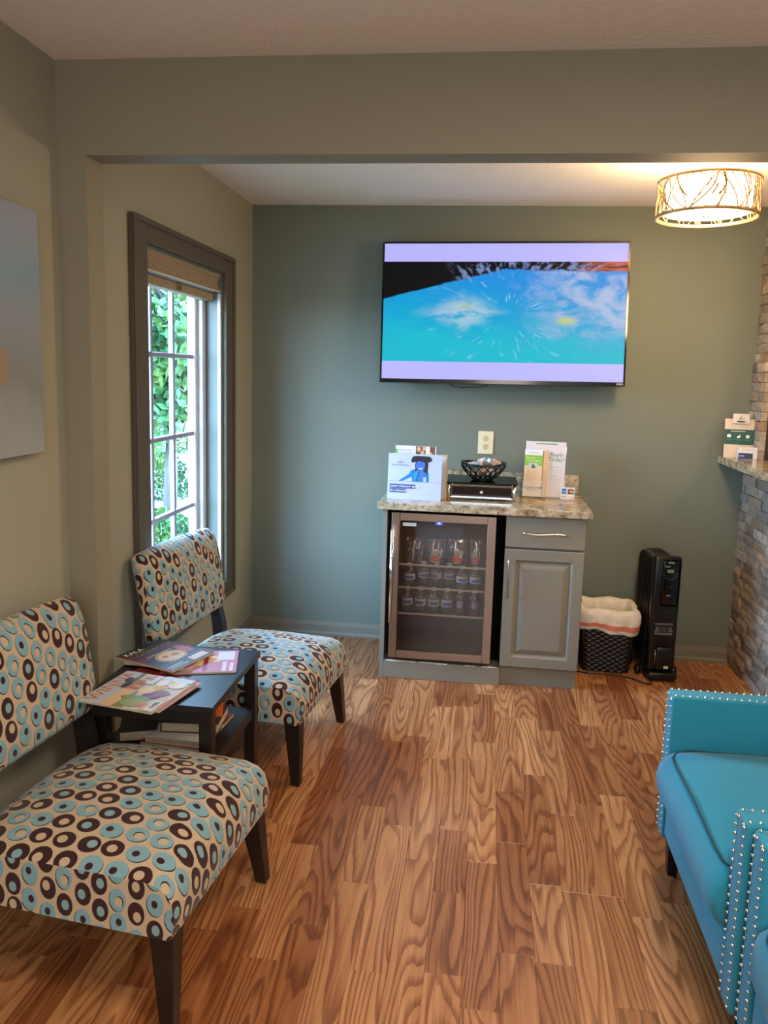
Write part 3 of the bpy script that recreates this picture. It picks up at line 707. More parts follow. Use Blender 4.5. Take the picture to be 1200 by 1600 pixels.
def cover_pink(p, w, h):
    p.rect(-w/2, w/2, -h/2, h/2, (196, 130, 156)); p.ell(w*.05, h*.02, .05, .04, (232, 214, 120)); p.ell(w*.1, -h*.1, .03, .05, (232, 200, 150)); p.rect(w*.04, w*.44, -h*.45, -h*.22, (222, 216, 226))
    p.rect(-w*.46, w*.2, -h*.1, -h*.04, (150, 40, 80)); p.rect(-w*.46, -w*.04, -h*.36, -h*.30, (232, 210, 222)); p.rect(-w*.46, -w*.1, -h*.45, -h*.40, (232, 210, 222)); p.rect(-w/2, w/2, h*.3, h/2, (210, 120, 130))
def cover_red(p, w, h):
    p.rect(-w/2, w/2, -h/2, h/2, (132, 26, 34)); p.text('HOME', -w*.4, h*.3, 0.04, (226, 214, 206)); p.ell(0, -h*.1, .05, .05, (190, 96, 80)); p.rect(-w*.4, w*.1, -h*.42, -h*.36, (226, 214, 206))
magazine('magazine', 'red-edged magazine at the bottom of the near pile on the black side table', (-1.035, 2.235), -0.25, 0.24, 0.20, TZ, 0.006, cover_red)
magazine('magazine', 'pink-covered magazine with a white address label, lying on the side table under the dark one', (-0.945, 2.455), 0.27, 0.25, 0.20, TZ, 0.006, cover_pink)
magazine('magazine', 'magazine with white page edges peeking from under the food magazine', (-1.018, 2.178), -0.20, 0.255, 0.225, TZ+0.006, 0.006, cover_pink)
magazine('magazine', 'light magazine with food photographs and an orange title, topmost and overhanging the side table', (-1.032, 2.158), -0.165, 0.255, 0.245, TZ+0.0125, 0.006, cover_food)
magazine('magazine', 'dark cookery magazine with a round dish on its cover, behind the light one', (-1.070, 2.448), -0.345, 0.255, 0.212, TZ+0.0195, 0.006, cover_cook)
magazine('magazine', 'folded magazine wedged below the dark cookery magazine', (-1.06, 2.46), -0.1, 0.24, 0.19, TZ+0.0065, 0.012, cover_red)
def book(label, c, rz, sx, sy, z, th, mat, group='books on the side table shelf'):
    t = thing('book', label, 'book', (c[0], c[1], z), (0, 0, rz), group)
    link('pages', BX(-sx/2+.004, sx/2-.004, -sy/2+.004, sy/2-.001, 0.002, th-0.002), 'page_edges', t)
    b = NB(); box(b, -sx/2, sx/2, -sy/2, sy/2, 0, 0.002); box(b, -sx/2, sx/2, -sy/2, sy/2, th-.002, th); box(b, -sx/2, -sx/2+.003, -sy/2, sy/2, .002, th-.002)
    link('cover', b, mat, t); return t
magazine('magazine', 'red-covered magazine at the bottom of the pile on the table shelf', (-0.952, 2.36), -0.08, 0.21, 0.27, 0.3205, 0.008, cover_red)
book('thick white-spined book on the table shelf, lowest of the two hardbacks', (-0.945, 2.315), -0.06, 0.20, 0.17, 0.3292, 0.022, 'paper_white')
book('brown hardback with cream pages, topmost on the table shelf', (-0.925, 2.350), 0.10, 0.19, 0.15, 0.352, 0.034, 'book_brown')
book('small book with a brown cover lying by the wall on the table shelf', (-1.115, 2.34), 0.35, 0.12, 0.19, 0.322, 0.034, 'book_brown')
book('thin orange booklet resting on the brown hardback of the table shelf', (-0.90, 2.37), 0.3, 0.12, 0.10, 0.387, 0.008, 'book_orange')

# ---------------------------------------------------------------- teal armchairs
def nail_rows(b, pts, sp=0.021, r=0.0049, nrm=(0, 0, 1)):
    nrm = Vector(nrm)
    for p0, p1 in pts:
        p0, p1 = Vector(p0), Vector(p1); L = (p1-p0).length; k = max(1, int(L/sp))
        for i in range(k+1):
            c = p0.lerp(p1, i/k); t = bmesh.new(); bmesh.ops.create_icosphere(t, subdivisions=1, radius=r)
            for f in t.faces: f.smooth = True
            join(b, t, 0, Matrix.Translation(c))
def armchair(label, y0, y1, x0=0.60, bulge=1.0):
    t = thing('club_armchair', label, 'armchair', (x0, (y0+y1)/2, 0), group='teal club armchairs')
    w = (y1-y0)/2; ah = 0.592; at_ = 0.072; dp = 0.72
    for s in (-1, 1):
        ya, yb = (w-at_, w) if s > 0 else (-w, -w+at_)
        arm = link('arm', BX(0, dp, ya, yb, 0.13, ah, 0.008, 3), 'teal_fabric', t, smooth=True, auto=math.radians(60))
        b = NB(); e = 0.011
        nail_rows(b, [((0.010, ya+e, ah+.001), (dp, ya+e, ah+.001)), ((0.010, yb-e, ah+.001), (dp, yb-e, ah+.001))])
        nail_rows(b, [((-.0015, ya+e, ah-.012), (-.0015, ya+e, 0.145)), ((-.0015, yb-e, ah-.012), (-.0015, yb-e, 0.145))])
        nail_rows(b, [((0.0, ya+.02, ah-.01), (0.0, yb-.02, ah-.01))], sp=.02)
        tag(link('nailhead_trim', b, 'nail_chrome', arm), kind='stuff')
    iw = w - at_ - 0.002
    link('base_rail', BX(0.004, dp, -w+at_, w-at_, 0.145, 0.27, 0.012, 3), 'teal_fabric', t, smooth=True, auto=math.radians(60))
    # seat cushion with a bulging front
    prof = [(0.60, 0.272, 0), (0.02, 0.272, 0), (-0.012, 0.285, 0), (-0.034, 0.315, 0), (-0.040, 0.35, 0), (-0.032, 0.385, 0), (-0.012, 0.412, .2), (0.015, 0.425, .4), (0.08, 0.430, .8), (0.2, 0.432, 1), (0.35, 0.432, 1), (0.5, 0.430, .8), (0.6, 0.42, .4)]
    prof = [(x*bulge if x < 0 else x, z, c) for x, z, c in prof[::-1]]
    secs = []
    for k in range(13):
        y = -iw + 2*iw*k/12; secs.append((y, 0, 0.022*(1-(y/iw)**4)))
    secs[0] = (-iw, 0.02, 0); secs[-1] = (iw, 0.02, 0); secs.insert(1, (-iw+.012, .004, .006)); secs.insert(-1, (iw-.012, .004, .006))
    cu = extruded_cushion(prof, 0, secs, 'seat_cushion', 'teal_fabric', t)
    b = NB()
    pts = [(0.55, -iw+.006, 0.43), (0.06, -iw+.006, 0.428), (0.018, -iw+.016, 0.424), (0.0, -iw+.05, 0.424)] + [(-0.004, -iw+.1+(2*iw-.2)*k/8, 0.426+0.008*(1-abs(k-4)/4)) for k in range(9)] + [(0.0, iw-.05, 0.424), (0.018, iw-.016, 0.424), (0.06, iw-.006, 0.428), (0.55, iw-.006, 0.43)]
    tube(b, pts, 0.0032, 6); tag(link('piping', b, 'piping', cu), 'dark piping along the cushion edge')
    link('backrest', BX(dp-0.13, dp-0.002, -w+at_, w-at_, 0.27, 0.80, 0.03, 4), 'teal_fabric', t, smooth=True, auto=math.radians(60))
    for x in (0.045, dp-0.06):
        for s in (-1, 1):
            y = s*(w-0.045); b = NB(); hexa(b, [(x-.014, y-.014, 0), (x+.014, y-.014, 0), (x+.014, y+.014, 0), (x-.014, y+.014, 0)], [(x-.022, y-.022, .15), (x+.022, y-.022, .15), (x+.022, y+.022, .15), (x-.022, y+.022, .15)])
            link('leg', b, 'espresso', t)
    return t
armchair('teal club armchair with nailhead trim, the farther one beside the stone half wall', 1.620, 2.365)
armchair('teal club armchair with nailhead trim, the nearer one cut by the photo edge', 0.865, 1.612, 0.612, 0.45)

# ---------------------------------------------------------------- cabinet with granite top
F = 3.715
cb = thing('base_cabinet', 'grey painted base cabinet with one drawer, one raised-panel door and a fridge bay', 'cabinet', (0, F, 0))
def K(x0, x1, y0, y1, z0, z1, bev=0.0, mi=0, seg=1): return BX(x0, x1, y0-F, y1-F, z0, z1, bev=bev, seg=seg)
link('side_panel', K(-0.486, -0.464, F, 4.26, 0, 0.871), 'cabinet_paint', cb)
link('side_panel', K(0.122, 0.140, F+0.018, 4.26, 0.098, 0.871), 'cabinet_paint', cb)
link('carcass', K(0.140, 0.504, F+0.020, 4.26, 0.098, 0.871), 'cabinet_paint', cb)
pl = link('plinth', K(-0.464, 0.124, F, F+0.10, 0, 0.092, 0.0015), 'cabinet_paint', cb)
b = NB(); rs = random.Random(5)
for x0, x1 in ((-0.45, -0.30), (-0.28, -0.14), (-0.05, 0.00), (0.035, 0.11)):
    x = x0
    while x < x1:
        wd = rs.uniform(.008, .022); hgt = rs.uniform(.001, .005); box(b, x, min(x+wd, x1), -0.0006, 0.008, 0.0915-hgt, 0.0926); x += wd
tag(link('chipped_edge', b, 'chipped_white', pl), 'bare white patches where the paint is chipped', kind='stuff')
link('toe_board', K(0.126, 0.500, F+0.030, F+0.05, 0, 0.098), 'cabinet_paint', cb)
link('bay_floor', K(-0.464, 0.122, F+0.10, 4.26, 0.05, 0.088), 'black_matte', cb)
link('bay_back', K(-0.464, 0.122, 4.24, 4.262, 0.088, 0.871), 'black_matte', cb)
dr = link('drawer', K(0.121, 0.504, F-0.002, F+0.018, 0.713, 0.868, 0.004, seg=2), 'cabinet_paint', cb)
def pull(pts, parent):
    b = NB(); n = len(pts); tube(b, pts, 0.0045, 8, taper=[0.9] + [1.0 + 0.25*math.sin(PI*i/(n-1)) for i in range(1, n-1)] + [0.9])
    for q in (pts[1], pts[-2]): tube(b, [q, (q[0], q[1]+0.026, q[2])], 0.004, 8)
    return link('handle', b, 'satin_nickel', parent)
pull([(0.205+0.214*k/12, -0.024-0.006*math.sin(PI*k/12), 0.792-0.006*k/12-0.004*math.sin(2*PI*k/12)) for k in range(13)], dr)
# raised panel door
dz0, dz1, dx0, dx1 = 0.102, 0.704, 0.121, 0.504
def frame(bm, x0, x1, z0, z1, w, y0, y1, w2=None):
    box(bm, x0, x0+w, y0, y1, z0, z1); box(bm, x1-w, x1, y0, y1, z0, z1); box(bm, x0+w, x1-w, y0, y1, z0, z0+w); box(bm, x0+w, x1-w, y0, y1, z1-w, z1)
def rings(bm, rs_):      # list of (inset, y): nested rectangular loops joined
    prev = None
    for ins, y in rs_:
        a = [bm.verts.new(p) for p in ((dx0+ins, y, dz0+ins), (dx1-ins, y, dz0+ins), (dx1-ins, y, dz1-ins), (dx0+ins, y, dz1-ins))]
        if prev:
            for i in range(4): bm.faces.new([prev[i], prev[(i+1) % 4], a[(i+1) % 4], a[i]])
        prev = a
    bm.faces.new(prev); bmesh.ops.recalc_face_normals(bm, faces=bm.faces[:])
b = NB(); rings(b, [(0, 0.018), (0, 0.002), (0.004, -0.002), (0.052, -0.002), (0.058, 0.003), (0.064, 0.010), (0.070, 0.010), (0.088, 0.002), (0.092, 0.002), (0.094, -0.001), (0.1, -0.001)])
for f in b.faces: f.normal_flip() if f.normal.y > 0.5 else None
dor = link('door', b, 'cabinet_paint', cb)
pull([(0.141+0.004*k/12, -0.024-0.006*math.sin(PI*k/12), 0.655-0.194*k/12) for k in range(13)], dor)

ct = thing('countertop', 'speckled tan and brown granite countertop on the grey cabinet', 'countertop', (0, F, 0.872))
link('slab', BX(-0.512, 0.530, -0.026, D-F-0.001, 0, 0.036, 0.004, 2), 'granite', ct)
link('backsplash', BX(-0.505, 0.521, D-F-0.022, D-F-0.001, 0.0362, 0.142, 0.002), 'granite', ct)

# ---------------------------------------------------------------- beverage fridge
fg = thing('beverage_fridge', 'under-counter beverage fridge with a steel-framed glass door and blue digits', 'fridge', (0, 3.70, 0))
fx0, fx1, fz0_, fz1_ = -0.440, 0.074, 0.113, 0.860
b = NB()
box(b, fx0, fx0+0.022, 0.045, 0.50, fz0_, fz1_-0.01); box(b, fx1-0.022, fx1, 0.045, 0.50, fz0_, fz1_-0.01)
box(b, fx0, fx1, 0.045, 0.50, fz1_-0.034, fz1_-0.01); box(b, fx0, fx1, 0.045, 0.50, fz0_, fz0_+0.028); box(b, fx0, fx1, 0.36, 0.50, fz0_, fz1_-0.01)
link('body', b, 'black_plastic', fg)
b = NB()
box(b, fx0+0.022, fx0+0.026, 0.05, 0.36, fz0_+.028, fz1_-.034); box(b, fx1-0.026, fx1-0.022, 0.05, 0.36, fz0_+.028, fz1_-.034)
box(b, fx0+0.026, fx1-0.026, 0.355, 0.36, fz0_+.028, fz1_-.034); box(b, fx0+0.026, fx1-0.026, 0.05, 0.355, fz0_+.028, fz0_+.032); box(b, fx0+0.026, fx1-0.026, 0.05, 0.355, fz1_-.038, fz1_-.034)
link('interior_liner', b, 'fridge_liner', fg)
for x in (fx0+0.04, fx1-0.04):
    for y in (0.09, 0.45): link('foot', lathe(NB(), [(0.012, 0.0885), (0.016, 0.095), (0.016, 0.113)], 10, x, y), 'black_plastic', fg)
bw = 0.040
b = NB(); box(b, fx0, fx0+bw, 0, 0.035, fz0_, fz1_, 0.002); box(b, fx1-bw-.002, fx1, 0, 0.035, fz0_, fz1_, 0.002); box(b, fx0+bw, fx1-bw-.002, 0.0006, 0.035, fz0_, fz0_+bw, 0.002); box(b, fx0+bw, fx1-bw-.002, 0.0006, 0.035, fz1_-bw, fz1_, 0.002)
dfr = link('door_frame', b, 'steel', fg)
link('door_glass', BX(fx0+bw, fx1-bw-.002, 0.010, 0.014, fz0_+bw, fz1_-bw), 'door_glass', fg)
b = NB(); tube(b, [(-0.431, -0.042, 0.310), (-0.431, -0.042, 0.785)], 0.0085, 12)
for z in (0.34, 0.755): tube(b, [(-0.431, -0.042, z), (-0.431, 0.0, z)], 0.006, 8)
link('door_handle', b, 'chrome', fg)
p = Print(lambda u, v, h: (u, 0.0095-h, v)); p.rect(-0.385, -0.318, 0.793, 0.809, (206, 208, 208)); p.text('TRAMONTINA', -0.3515, 0.7975, 0.0115, (40, 40, 44), 'CENTER', bold=.0002); p.build(fg, 'maker_plate')
b = NB(); box(b, -0.222, -0.190, 0.0085, 0.0098, 0.8065, 0.8185); disp = link('display', b, 'led_blue', fg)
vs, fs = text_mesh('70', 0.0135, 'CENTER'); b = NB(); vv = [b.verts.new((x-0.206, 0.0080, y+0.8080)) for x, y, z in vs]
for f in fs:
    try: b.faces.new([vv[i] for i in f])
    except ValueError: pass
link('display_digits', b, 'led_digit', disp)
lm = link('added_lamp_strip', BX(fx0+0.12, fx1-0.12, 0.060, 0.070, fz1_-0.043, fz1_-0.038), 'cap_white', fg)  # strip added to carry the extra light inside the fridge
area('fridge_fill', ((fx0+fx1)/2, 3.765, fz1_-0.045), (-0.35, 0, 0), 0.40, 0.012, 0.7, (1.0, 0.93, 0.85))  # added light that brightens the fridge contents
for k, z in enumerate((0.584, 0.466, 0.330)):
    b = NB(); box(b, fx0+0.03, fx1-0.03, 0.052, 0.060, z-0.003, z+0.005)
    sh = link('shelf', b, 'shelf_wire', fg)
    link('glass_shelf', BX(fx0+0.03, fx1-0.03, 0.061, 0.35, z, z+0.004), 'window_glass', sh)


def bottle_proto(h, kind):
    s = h/0.125
    lab = 'small water bottle with a blue wave label' if kind == 'blue' else 'small water bottle with a purple lettered label'
    t = thing('water_bottle', lab, 'bottle')
    prof = [(0.0, 0), (0.024, 0.0), (0.028, 0.006), (0.0275, 0.016), (0.0285, 0.022), (0.0275, 0.028), (0.0285, 0.035), (0.0285, 0.070), (0.0275, 0.078), (0.026, 0.088), (0.019, 0.100), (0.013, 0.108), (0.0125, 0.113)]
    link('bottle_body', lathe(NB(), [(r, z*s) for r, z in prof], 18), 'bottle_plastic', t)
    link('cap', lathe(NB(), [(0.0138, 0.111*s), (0.0142, 0.113*s), (0.0142, 0.124*s), (0.012, 0.1255*s)], 16), 'cap_white', t)
    b = NB(); col = b.loops.layers.float_color.new('Col'); n = 24
    rows = [0.034, 0.040, 0.046, 0.052, 0.058, 0.064, 0.070]; g = [[b.verts.new((0.0291*math.cos(2*PI*k/n), 0.0291*math.sin(2*PI*k/n), z*s)) for k in range(n)] for z in rows]
    for i in range(6):
        for k in range(n):
            f = b.faces.new([g[i][k], g[i][(k+1) % n], g[i+1][(k+1) % n], g[i+1][k]]); f.smooth = True
            a = math.degrees(2*PI*(k+.5)/n); da = abs((a-270+180) % 360-180)
            if kind == 'blue': c = (64, 116, 196) if (i in (1, 2, 3) and da < 62 - 12*abs(i-2)) else (206, 214, 220)
            else: c = (66, 44, 120) if da > 32 else ((216, 212, 226) if (i+k) % 2 else (92, 66, 150))
            for l in f.loops: l[col] = lin(c) + (1,)
    link('label_band', b, 'ink', t); return t
bp1 = bottle_proto(0.125, 'blue'); bp2 = bottle_proto(0.125, 'purple'); bp3 = bottle_proto(0.110, 'blue')
used = set()
def place_bottle(proto, x, y, z, rz, label, group):
    t = proto if proto.name not in used else copy_tree(proto)
    used.add(proto.name); t.location = (x, y, z); t.rotation_euler = (0, 0, rz); t['label'] = label; t['group'] = group
LX, MX = ['leftmost', 'second', 'third', 'fourth'], 0
for k in range(4): place_bottle(bp1, -0.360+k*0.068, 3.80, 0.3355, [0, -.2, .15, .1][k], 'blue-labelled water bottle on the lowest fridge shelf, %s from the handle side' % ('first', 'second', 'third', 'fourth')[k], 'water bottles on the lowest fridge shelf')
for k in range(2): place_bottle(bp2, -0.088+k*0.070, 3.80, 0.3355, 0.1*k, 'purple-labelled water bottle on the lowest fridge shelf, %s' % ('next to the blue-labelled bottles' , 'last in the row')[k], 'water bottles on the lowest fridge shelf')
for k in range(6): place_bottle(bp3, -0.352+k*0.067, 3.80 + (0.05 if 0 < k < 4 else 0), 0.4715, [0, .5, -.6, .4, 0, .15][k], 'blue-labelled water bottle on the middle fridge shelf, %s from the handle side' % ('first', 'second', 'third', 'fourth', 'fifth', 'sixth')[k], 'water bottles on the middle fridge shelf')

def pouch(label, x, y, z, w0, w1, h, seed, spot=True):
    rs = random.Random(seed); t = thing('gift_pouch', label, 'pouch', (x, y, z), group='clear pouches on the top fridge shelf')
    b = NB(); nx, nz = 12, 10
    for s in (-1, 1):
        g = []
        for j in range(nz+1):
            v = j/nz; w = w0 + (w1-w0)*v; row = []
            for i in range(nx+1):
                u = i/nx*2-1; th = 0.018*(1-u*u)**.5*(1-v)**.5 + 0.002
                row.append(b.verts.new((u*w/2, s*th + rs.gauss(0, .0022), v*h + (rs.gauss(0, .003) if j == nz else 0))))
            g.append(row)
        for j in range(nz):
            for i in range(nx): b.faces.new([g[j][i], g[j][i+1], g[j+1][i+1], g[j+1][i]])
    link('film', b, 'pouch_film', t)
    if spot:
        p = Print(lambda u, v, h: (u, -0.0235-h, v)); p.ell(0, h*.22, w0*.34, h*.10, (206, 46, 36)); p.ell(0, h*.22, w0*.22, h*.03, (226, 120, 100)); p.build(t, 'red_seal')
    b = NB(); box(b, -w0*.22, w0*.18, -.008, .008, 0.004, h*.55); link('paper_insert', b, 'paper_cream' if spot else 'blue_card', t)
    b = NB()
    for q in range(5): x_ = rs.uniform(-.3, .3)*w0; tube(b, [(x_, rs.uniform(-.01, .01), .006), (x_+rs.uniform(-.02, .02), rs.uniform(-.01, .01), h*rs.uniform(.5, .9))], .003, 5)
    link('swab_sticks', b, 'cap_white', t)
pouch('crumpled clear pouch on the top fridge shelf, first from the handle side', -0.325, 3.81, 0.5895, 0.085, 0.095, 0.125, 1, False)
pouch('clear pouch with a red oval seal on the top fridge shelf, before the blue folder', -0.222, 3.80, 0.5895, 0.075, 0.100, 0.125, 2)
pouch('clear pouch with a red oval seal, third along the top fridge shelf', -0.112, 3.80, 0.5895, 0.080, 0.105, 0.130, 3)
pouch('narrow clear pouch at the hinge end of the top fridge shelf', -0.022, 3.81, 0.5895, 0.055, 0.060, 0.130, 4)
tag(link('dental_folder', BX(-0.15, 0.10, -0.004, 0.004, 0, 0.20, 0.001), 'blue_card', None, (-0.19, 3.92, 0.5895)), 'deep blue cardboard folder standing behind the clear pouches in the fridge', 'folder')

# ---------------------------------------------------------------- things on the countertop
ZC = 0.9085
# flyer holder on the handle side
fh = thing('brochure_holder', 'tan cardboard brochure holder behind the hat-lady flyer on the granite top', 'holder', (-0.335, 3.845, ZC), (0, 0, -0.06))
b = NB(); box(b, -0.135, 0.150, 0.050, 0.056, 0, 0.225, .001); box(b, 0.146, 0.150, 0.006, 0.05, 0, 0.222); box(b, -0.135, -0.131, 0.006, 0.05, 0, 0.222); box(b, -0.131, 0.146, 0.006, 0.05, 0, 0.004)
link('holder_shell', b, 'carton_tan', fh)
link('holder_divider', BX(-0.131, 0.146, 0.026, 0.029, 0.004, 0.218), 'paper_white', fh)
fy = thing('dental_flyer', 'white flyer of a smiling woman in a black hat, standing on the granite top', 'flyer', (-0.3445, 3.800, ZC), (-0.10, 0, -0.06))
fy.rotation_euler = (-0.07, 0, -0.06)
link('card', BX(-0.1365, 0.1365, 0, 0.003, 0, 0.232), 'paper_white', fy)
p = Print()
W2 = 0.1365
p.rect(-W2, W2, 0, 0.232, (184, 188, 206)); p.rect(-W2, W2, 0.092, 0.0935, (110, 116, 130)); p.rect(-W2, W2, 0.018, 0.0187, (190, 196, 210))
p.poly([(-0.082, 0.094), (-0.03, 0.13), (-0.018, 0.150), (-0.005, 0.155), (0.012, 0.16), (0.05, 0.152), (0.064, 0.150), (0.072, 0.13), (0.072, 0.094), (-0.012, 0.094), (-0.014, 0.118), (-0.06, 0.0945)], (24, 118, 176))
p.ell(0.034, 0.176, 0.034, 0.040, (30, 28, 42)); p.poly([(0.004, 0.18), (0.002, 0.145), (0.016, 0.16), (0.05, 0.15), (0.066, 0.13), (0.066, 0.19)], (30, 28, 42))
p.poly([(0.022, 0.150), (0.044, 0.150), (0.055, 0.094), (0.036, 0.094)], (66, 106, 196)); p.ell(0.028, 0.176, 0.023, 0.031, (62, 104, 206), 20)
p.ell(0.021, 0.182, 0.0028, 0.0018, (22, 26, 70)); p.ell(0.036, 0.181, 0.0028, 0.0018, (22, 26, 70)); p.ell(0.028, 0.1625, 0.009, 0.005, (226, 234, 252), 10, PI, 2*PI); p.ell(0.029, 0.172, 0.002, 0.004, (46, 84, 180))
p.poly([(-0.020, 0.196), (-0.014, 0.188), (0.02, 0.198), (0.06, 0.190), (0.084, 0.20), (0.084, 0.212), (0.074, 0.222), (0.02, 0.224), (-0.008, 0.222), (-0.018, 0.21)], (28, 26, 38))
for k in range(6): p.rect(0.044+k*.0001, 0.060, 0.095+k*.004, 0.097+k*.004, (230, 234, 240))
p.poly([(0.005, 0.094), (0.020, 0.148), (0.016, 0.156), (-0.004, 0.130), (-0.006, 0.094)], (40, 140, 190))
p.text('SIX MONTH SMILES', -0.074, 0.171, 0.0100, (60, 60, 90), 'CENTER'); p.ell(-0.074, 0.188, .018, .0018, (120, 120, 150)); p.ell(-0.074, 0.191, .010, .0015, (120, 120, 150))
p.rect(-0.124, 0.006, 0.058, 0.078, (46, 62, 128)); p.rect(-0.124, -0.042, 0.036, 0.055, (46, 62, 128))
p.text('WHAT STRAIGHT TEETH', -0.121, 0.0625, 0.0132, (240, 242, 250), bold=.0003); p.text('IN 6 MONTHS?', -0.121, 0.0405, 0.0132, (240, 242, 250), bold=.0003); p.rect(0.03, 0.1, 0.030, 0.0312, (150, 156, 170))
p.build(fy)
bc = thing('brochure', 'brochure with a brown photo strip and green tab rising behind the white flyer', 'brochure', (-0.348, 3.880, ZC+0.0045), (0.0, 0, -0.02))
link('card', BX(-0.104, 0.104, 0, 0.002, 0, 0.262), 'paper_white', bc)
p = Print(); p.rect(-.104, .104, 0, .262, (224, 214, 220)); p.rect(-.104, -.092, .205, .245, (130, 180, 70)); p.rect(0.0, .098, .15, .261, (110, 72, 54))
for q in ((.015, .246, .010), (.042, .25, .009), (.034, .226, .011), (.06, .236, .010), (.078, .222, .009), (.022, .205, .012)): p.ell(q[0], q[1], q[2], q[2]*1.2, (214, 164, 130))
p.rect(.05, .072, .215, .261, (230, 214, 196)); p.text('Healthy smiles', -.088, .236, .012, (150, 140, 150)); p.text('for your child', -.088, .222, .012, (150, 140, 150)); p.line(-.088, -.01, .212, .001, (160, 150, 160)); p.build(bc)

# drawer stand with a glass top
ds = thing('drawer_stand', 'chrome framed coffee-pod drawer stand with a black glass top', 'stand', (-0.006, 3.865, ZC), (0, 0, 0.0))
ds.rotation_euler = (0, 0, 0.01)
link('glass_top', BX(-0.182, 0.182, 0.0, 0.30, 0.088, 0.094, .001), 'smoked_glass', ds)
for x in (-0.166, 0.166):
    for y in (0.016, 0.284): link('leg', lathe(NB(), [(0.0085, 0), (0.0085, 0.088)], 12, x, y), 'chrome', ds)
b = NB()
for x in (-0.166, 0.166): box(b, x-.004, x+.004, 0.016, 0.284, 0.012, 0.016); box(b, x-.004, x+.004, 0.016, 0.284, 0.076, 0.080)
for y in (0.020, 0.284): box(b, -0.166, 0.166, y-.003, y+.003, 0.076, 0.080); box(b, -0.166, 0.166, y-.003, y+.003, 0.012, 0.016)
link('side_rails', b, 'chrome', ds)
dw = link('drawer', BX(-0.150, 0.150, 0.010, 0.27, 0.018, 0.075, 0.002), 'dark_chrome', ds)
t = bmesh.new(); bmesh.ops.create_uvsphere(t, u_segments=14, v_segments=10, radius=0.0095); b = NB(); join(b, t, 0, Matrix.Translation((0, -0.006, 0.046)))
for f in b.faces: f.smooth = True
link('knob', b, 'chrome', dw)
b = NB()
for z in (0.0195, 0.0735): box(b, -0.150, 0.150, 0.0085, 0.0098, z-.0012, z+.0012)
link('drawer_trim', b, 'chrome', dw)
# lattice bowl
bo = thing('lattice_bowl', 'black openwork lattice bowl on the glass-topped stand, full of samples', 'bowl', (-0.003, 3.985, ZC+0.0945))
def bowl_r(z): return 0.046 + 0.068*math.sin(min(1, z/0.085)*PI/2)**1.0
b = NB(); n = 16
for k in range(n):
    for s in (-1, 1): tube(b, [(bowl_r(z)*math.cos(2*PI*k/n + s*z*9.0), bowl_r(z)*math.sin(2*PI*k/n + s*z*9.0), z) for z in [0.006+0.079*i/8 for i in range(9)]], 0.0032, 5)
link('lattice', b, 'bowl_black', bo)
link('foot', lathe(NB(), [(0.0, 0.0), (0.052, 0), (0.055, 0.004), (0.046, 0.010), (0.0, 0.010)], 28), 'bowl_black', bo)
b = NB(); tube(b, [(0.114*math.cos(2*PI*k/32), 0.114*math.sin(2*PI*k/32), 0.087+0.004*math.cos(4*PI*k/32)) for k in range(32)], 0.0052, 8, closed=True); link('rim', b, 'bowl_black', bo)
rs = random.Random(21)
spots = [(-.062, -.02, .066, .1), (-.028, -.045, .074, .5), (.004, -.02, .082, .6), (.040, -.030, .084, .7), (.066, .01, .080, -.5), (-.01, .04, .08, .2), (.035, .045, .07, 1.2), (-.05, .035, .06, -.8), (0, 0, .035, .3), (.04, .0, .035, 1.1), (-.04, 0, .035, -.4)]
names_ = ['lying flat at the rim', 'tipped up beside the flat one', 'standing at the middle front', 'with a pink end, highest of the heap', 'leaning at the far end of the heap', 'behind the middle of the heap', 'at the back near the wall', 'at the back by the flyer', 'deep in the middle', 'deep beside the far lattice', 'deep beside the near lattice']
cols = [(206, 206, 226), (150, 176, 222), (140, 172, 226), (196, 176, 214), (206, 150, 150), (216, 190, 180), (220, 214, 220), (200, 190, 210), (214, 170, 150), (210, 180, 170), (200, 200, 214)]
for (x, y, z, r), nm, cc in zip(spots, names_, cols):
    t = thing('floss_box', 'small pastel sample box in the lattice bowl, %s' % nm, 'box', (-0.003+x, 3.985+y, ZC+0.0945+z+.014), (rs.uniform(-.5, .5), 0.5*(1 if x > 0 else -.6), r), 'sample boxes in the lattice bowl')
    link('carton', BX(-0.022, 0.022, -0.014, 0.014, -0.010, 0.010, 0.0015), 'paper_cream' if rs.random() < .5 else 'paper_white', t)
    p = Print(lambda u, v, h: (u, v, 0.010+h)); p.rect(-.020, .012, -.012, .012, cc); p.rect(-.016, .006, -.004, .002, (96, 120, 190)); p.build(t)
    p = Print(lambda u, v, h: (u, -0.014-h, v)); p.rect(-.020, .004, -.008, .008, cc); p.build(t)

# acrylic sign holder with the application sheet
sg = thing('sign_holder', 'clear acrylic sign holder with a white application sheet beside the drawer stand', 'sign', (0.318, 4.085, ZC), (-0.16, 0, -0.10))
link('acrylic_stand', (lambda b: (box(b, -0.108, 0.110, 0.002, 0.005, 0.001, 0.300), box(b, -0.108, 0.110, 0.002, 0.075, 0.001, 0.004), b)[-1])(NB()), 'acrylic', sg)
sh = link('sheet', BX(-0.104, 0.106, 0.0, 0.0016, 0.006, 0.298), 'paper_white', sg)
p = Print(); p.rect(-.104, .106, .006, .298, (206, 200, 208)); p.rect(-.052, .062, .283, .289, (84, 140, 104)); p.rect(-.085, .01, .258, .259, (176, 176, 196)); p.rect(-.085, -.084, .20, .258, (176, 176, 196)); p.rect(.009, .010, .20, .258, (176, 176, 196))
p.text('Apply', .058, .222, .030, (66, 128, 96), 'CENTER', bold=.0005); p.text('Today!', .058, .196, .030, (66, 128, 96), 'CENTER', bold=.0005)
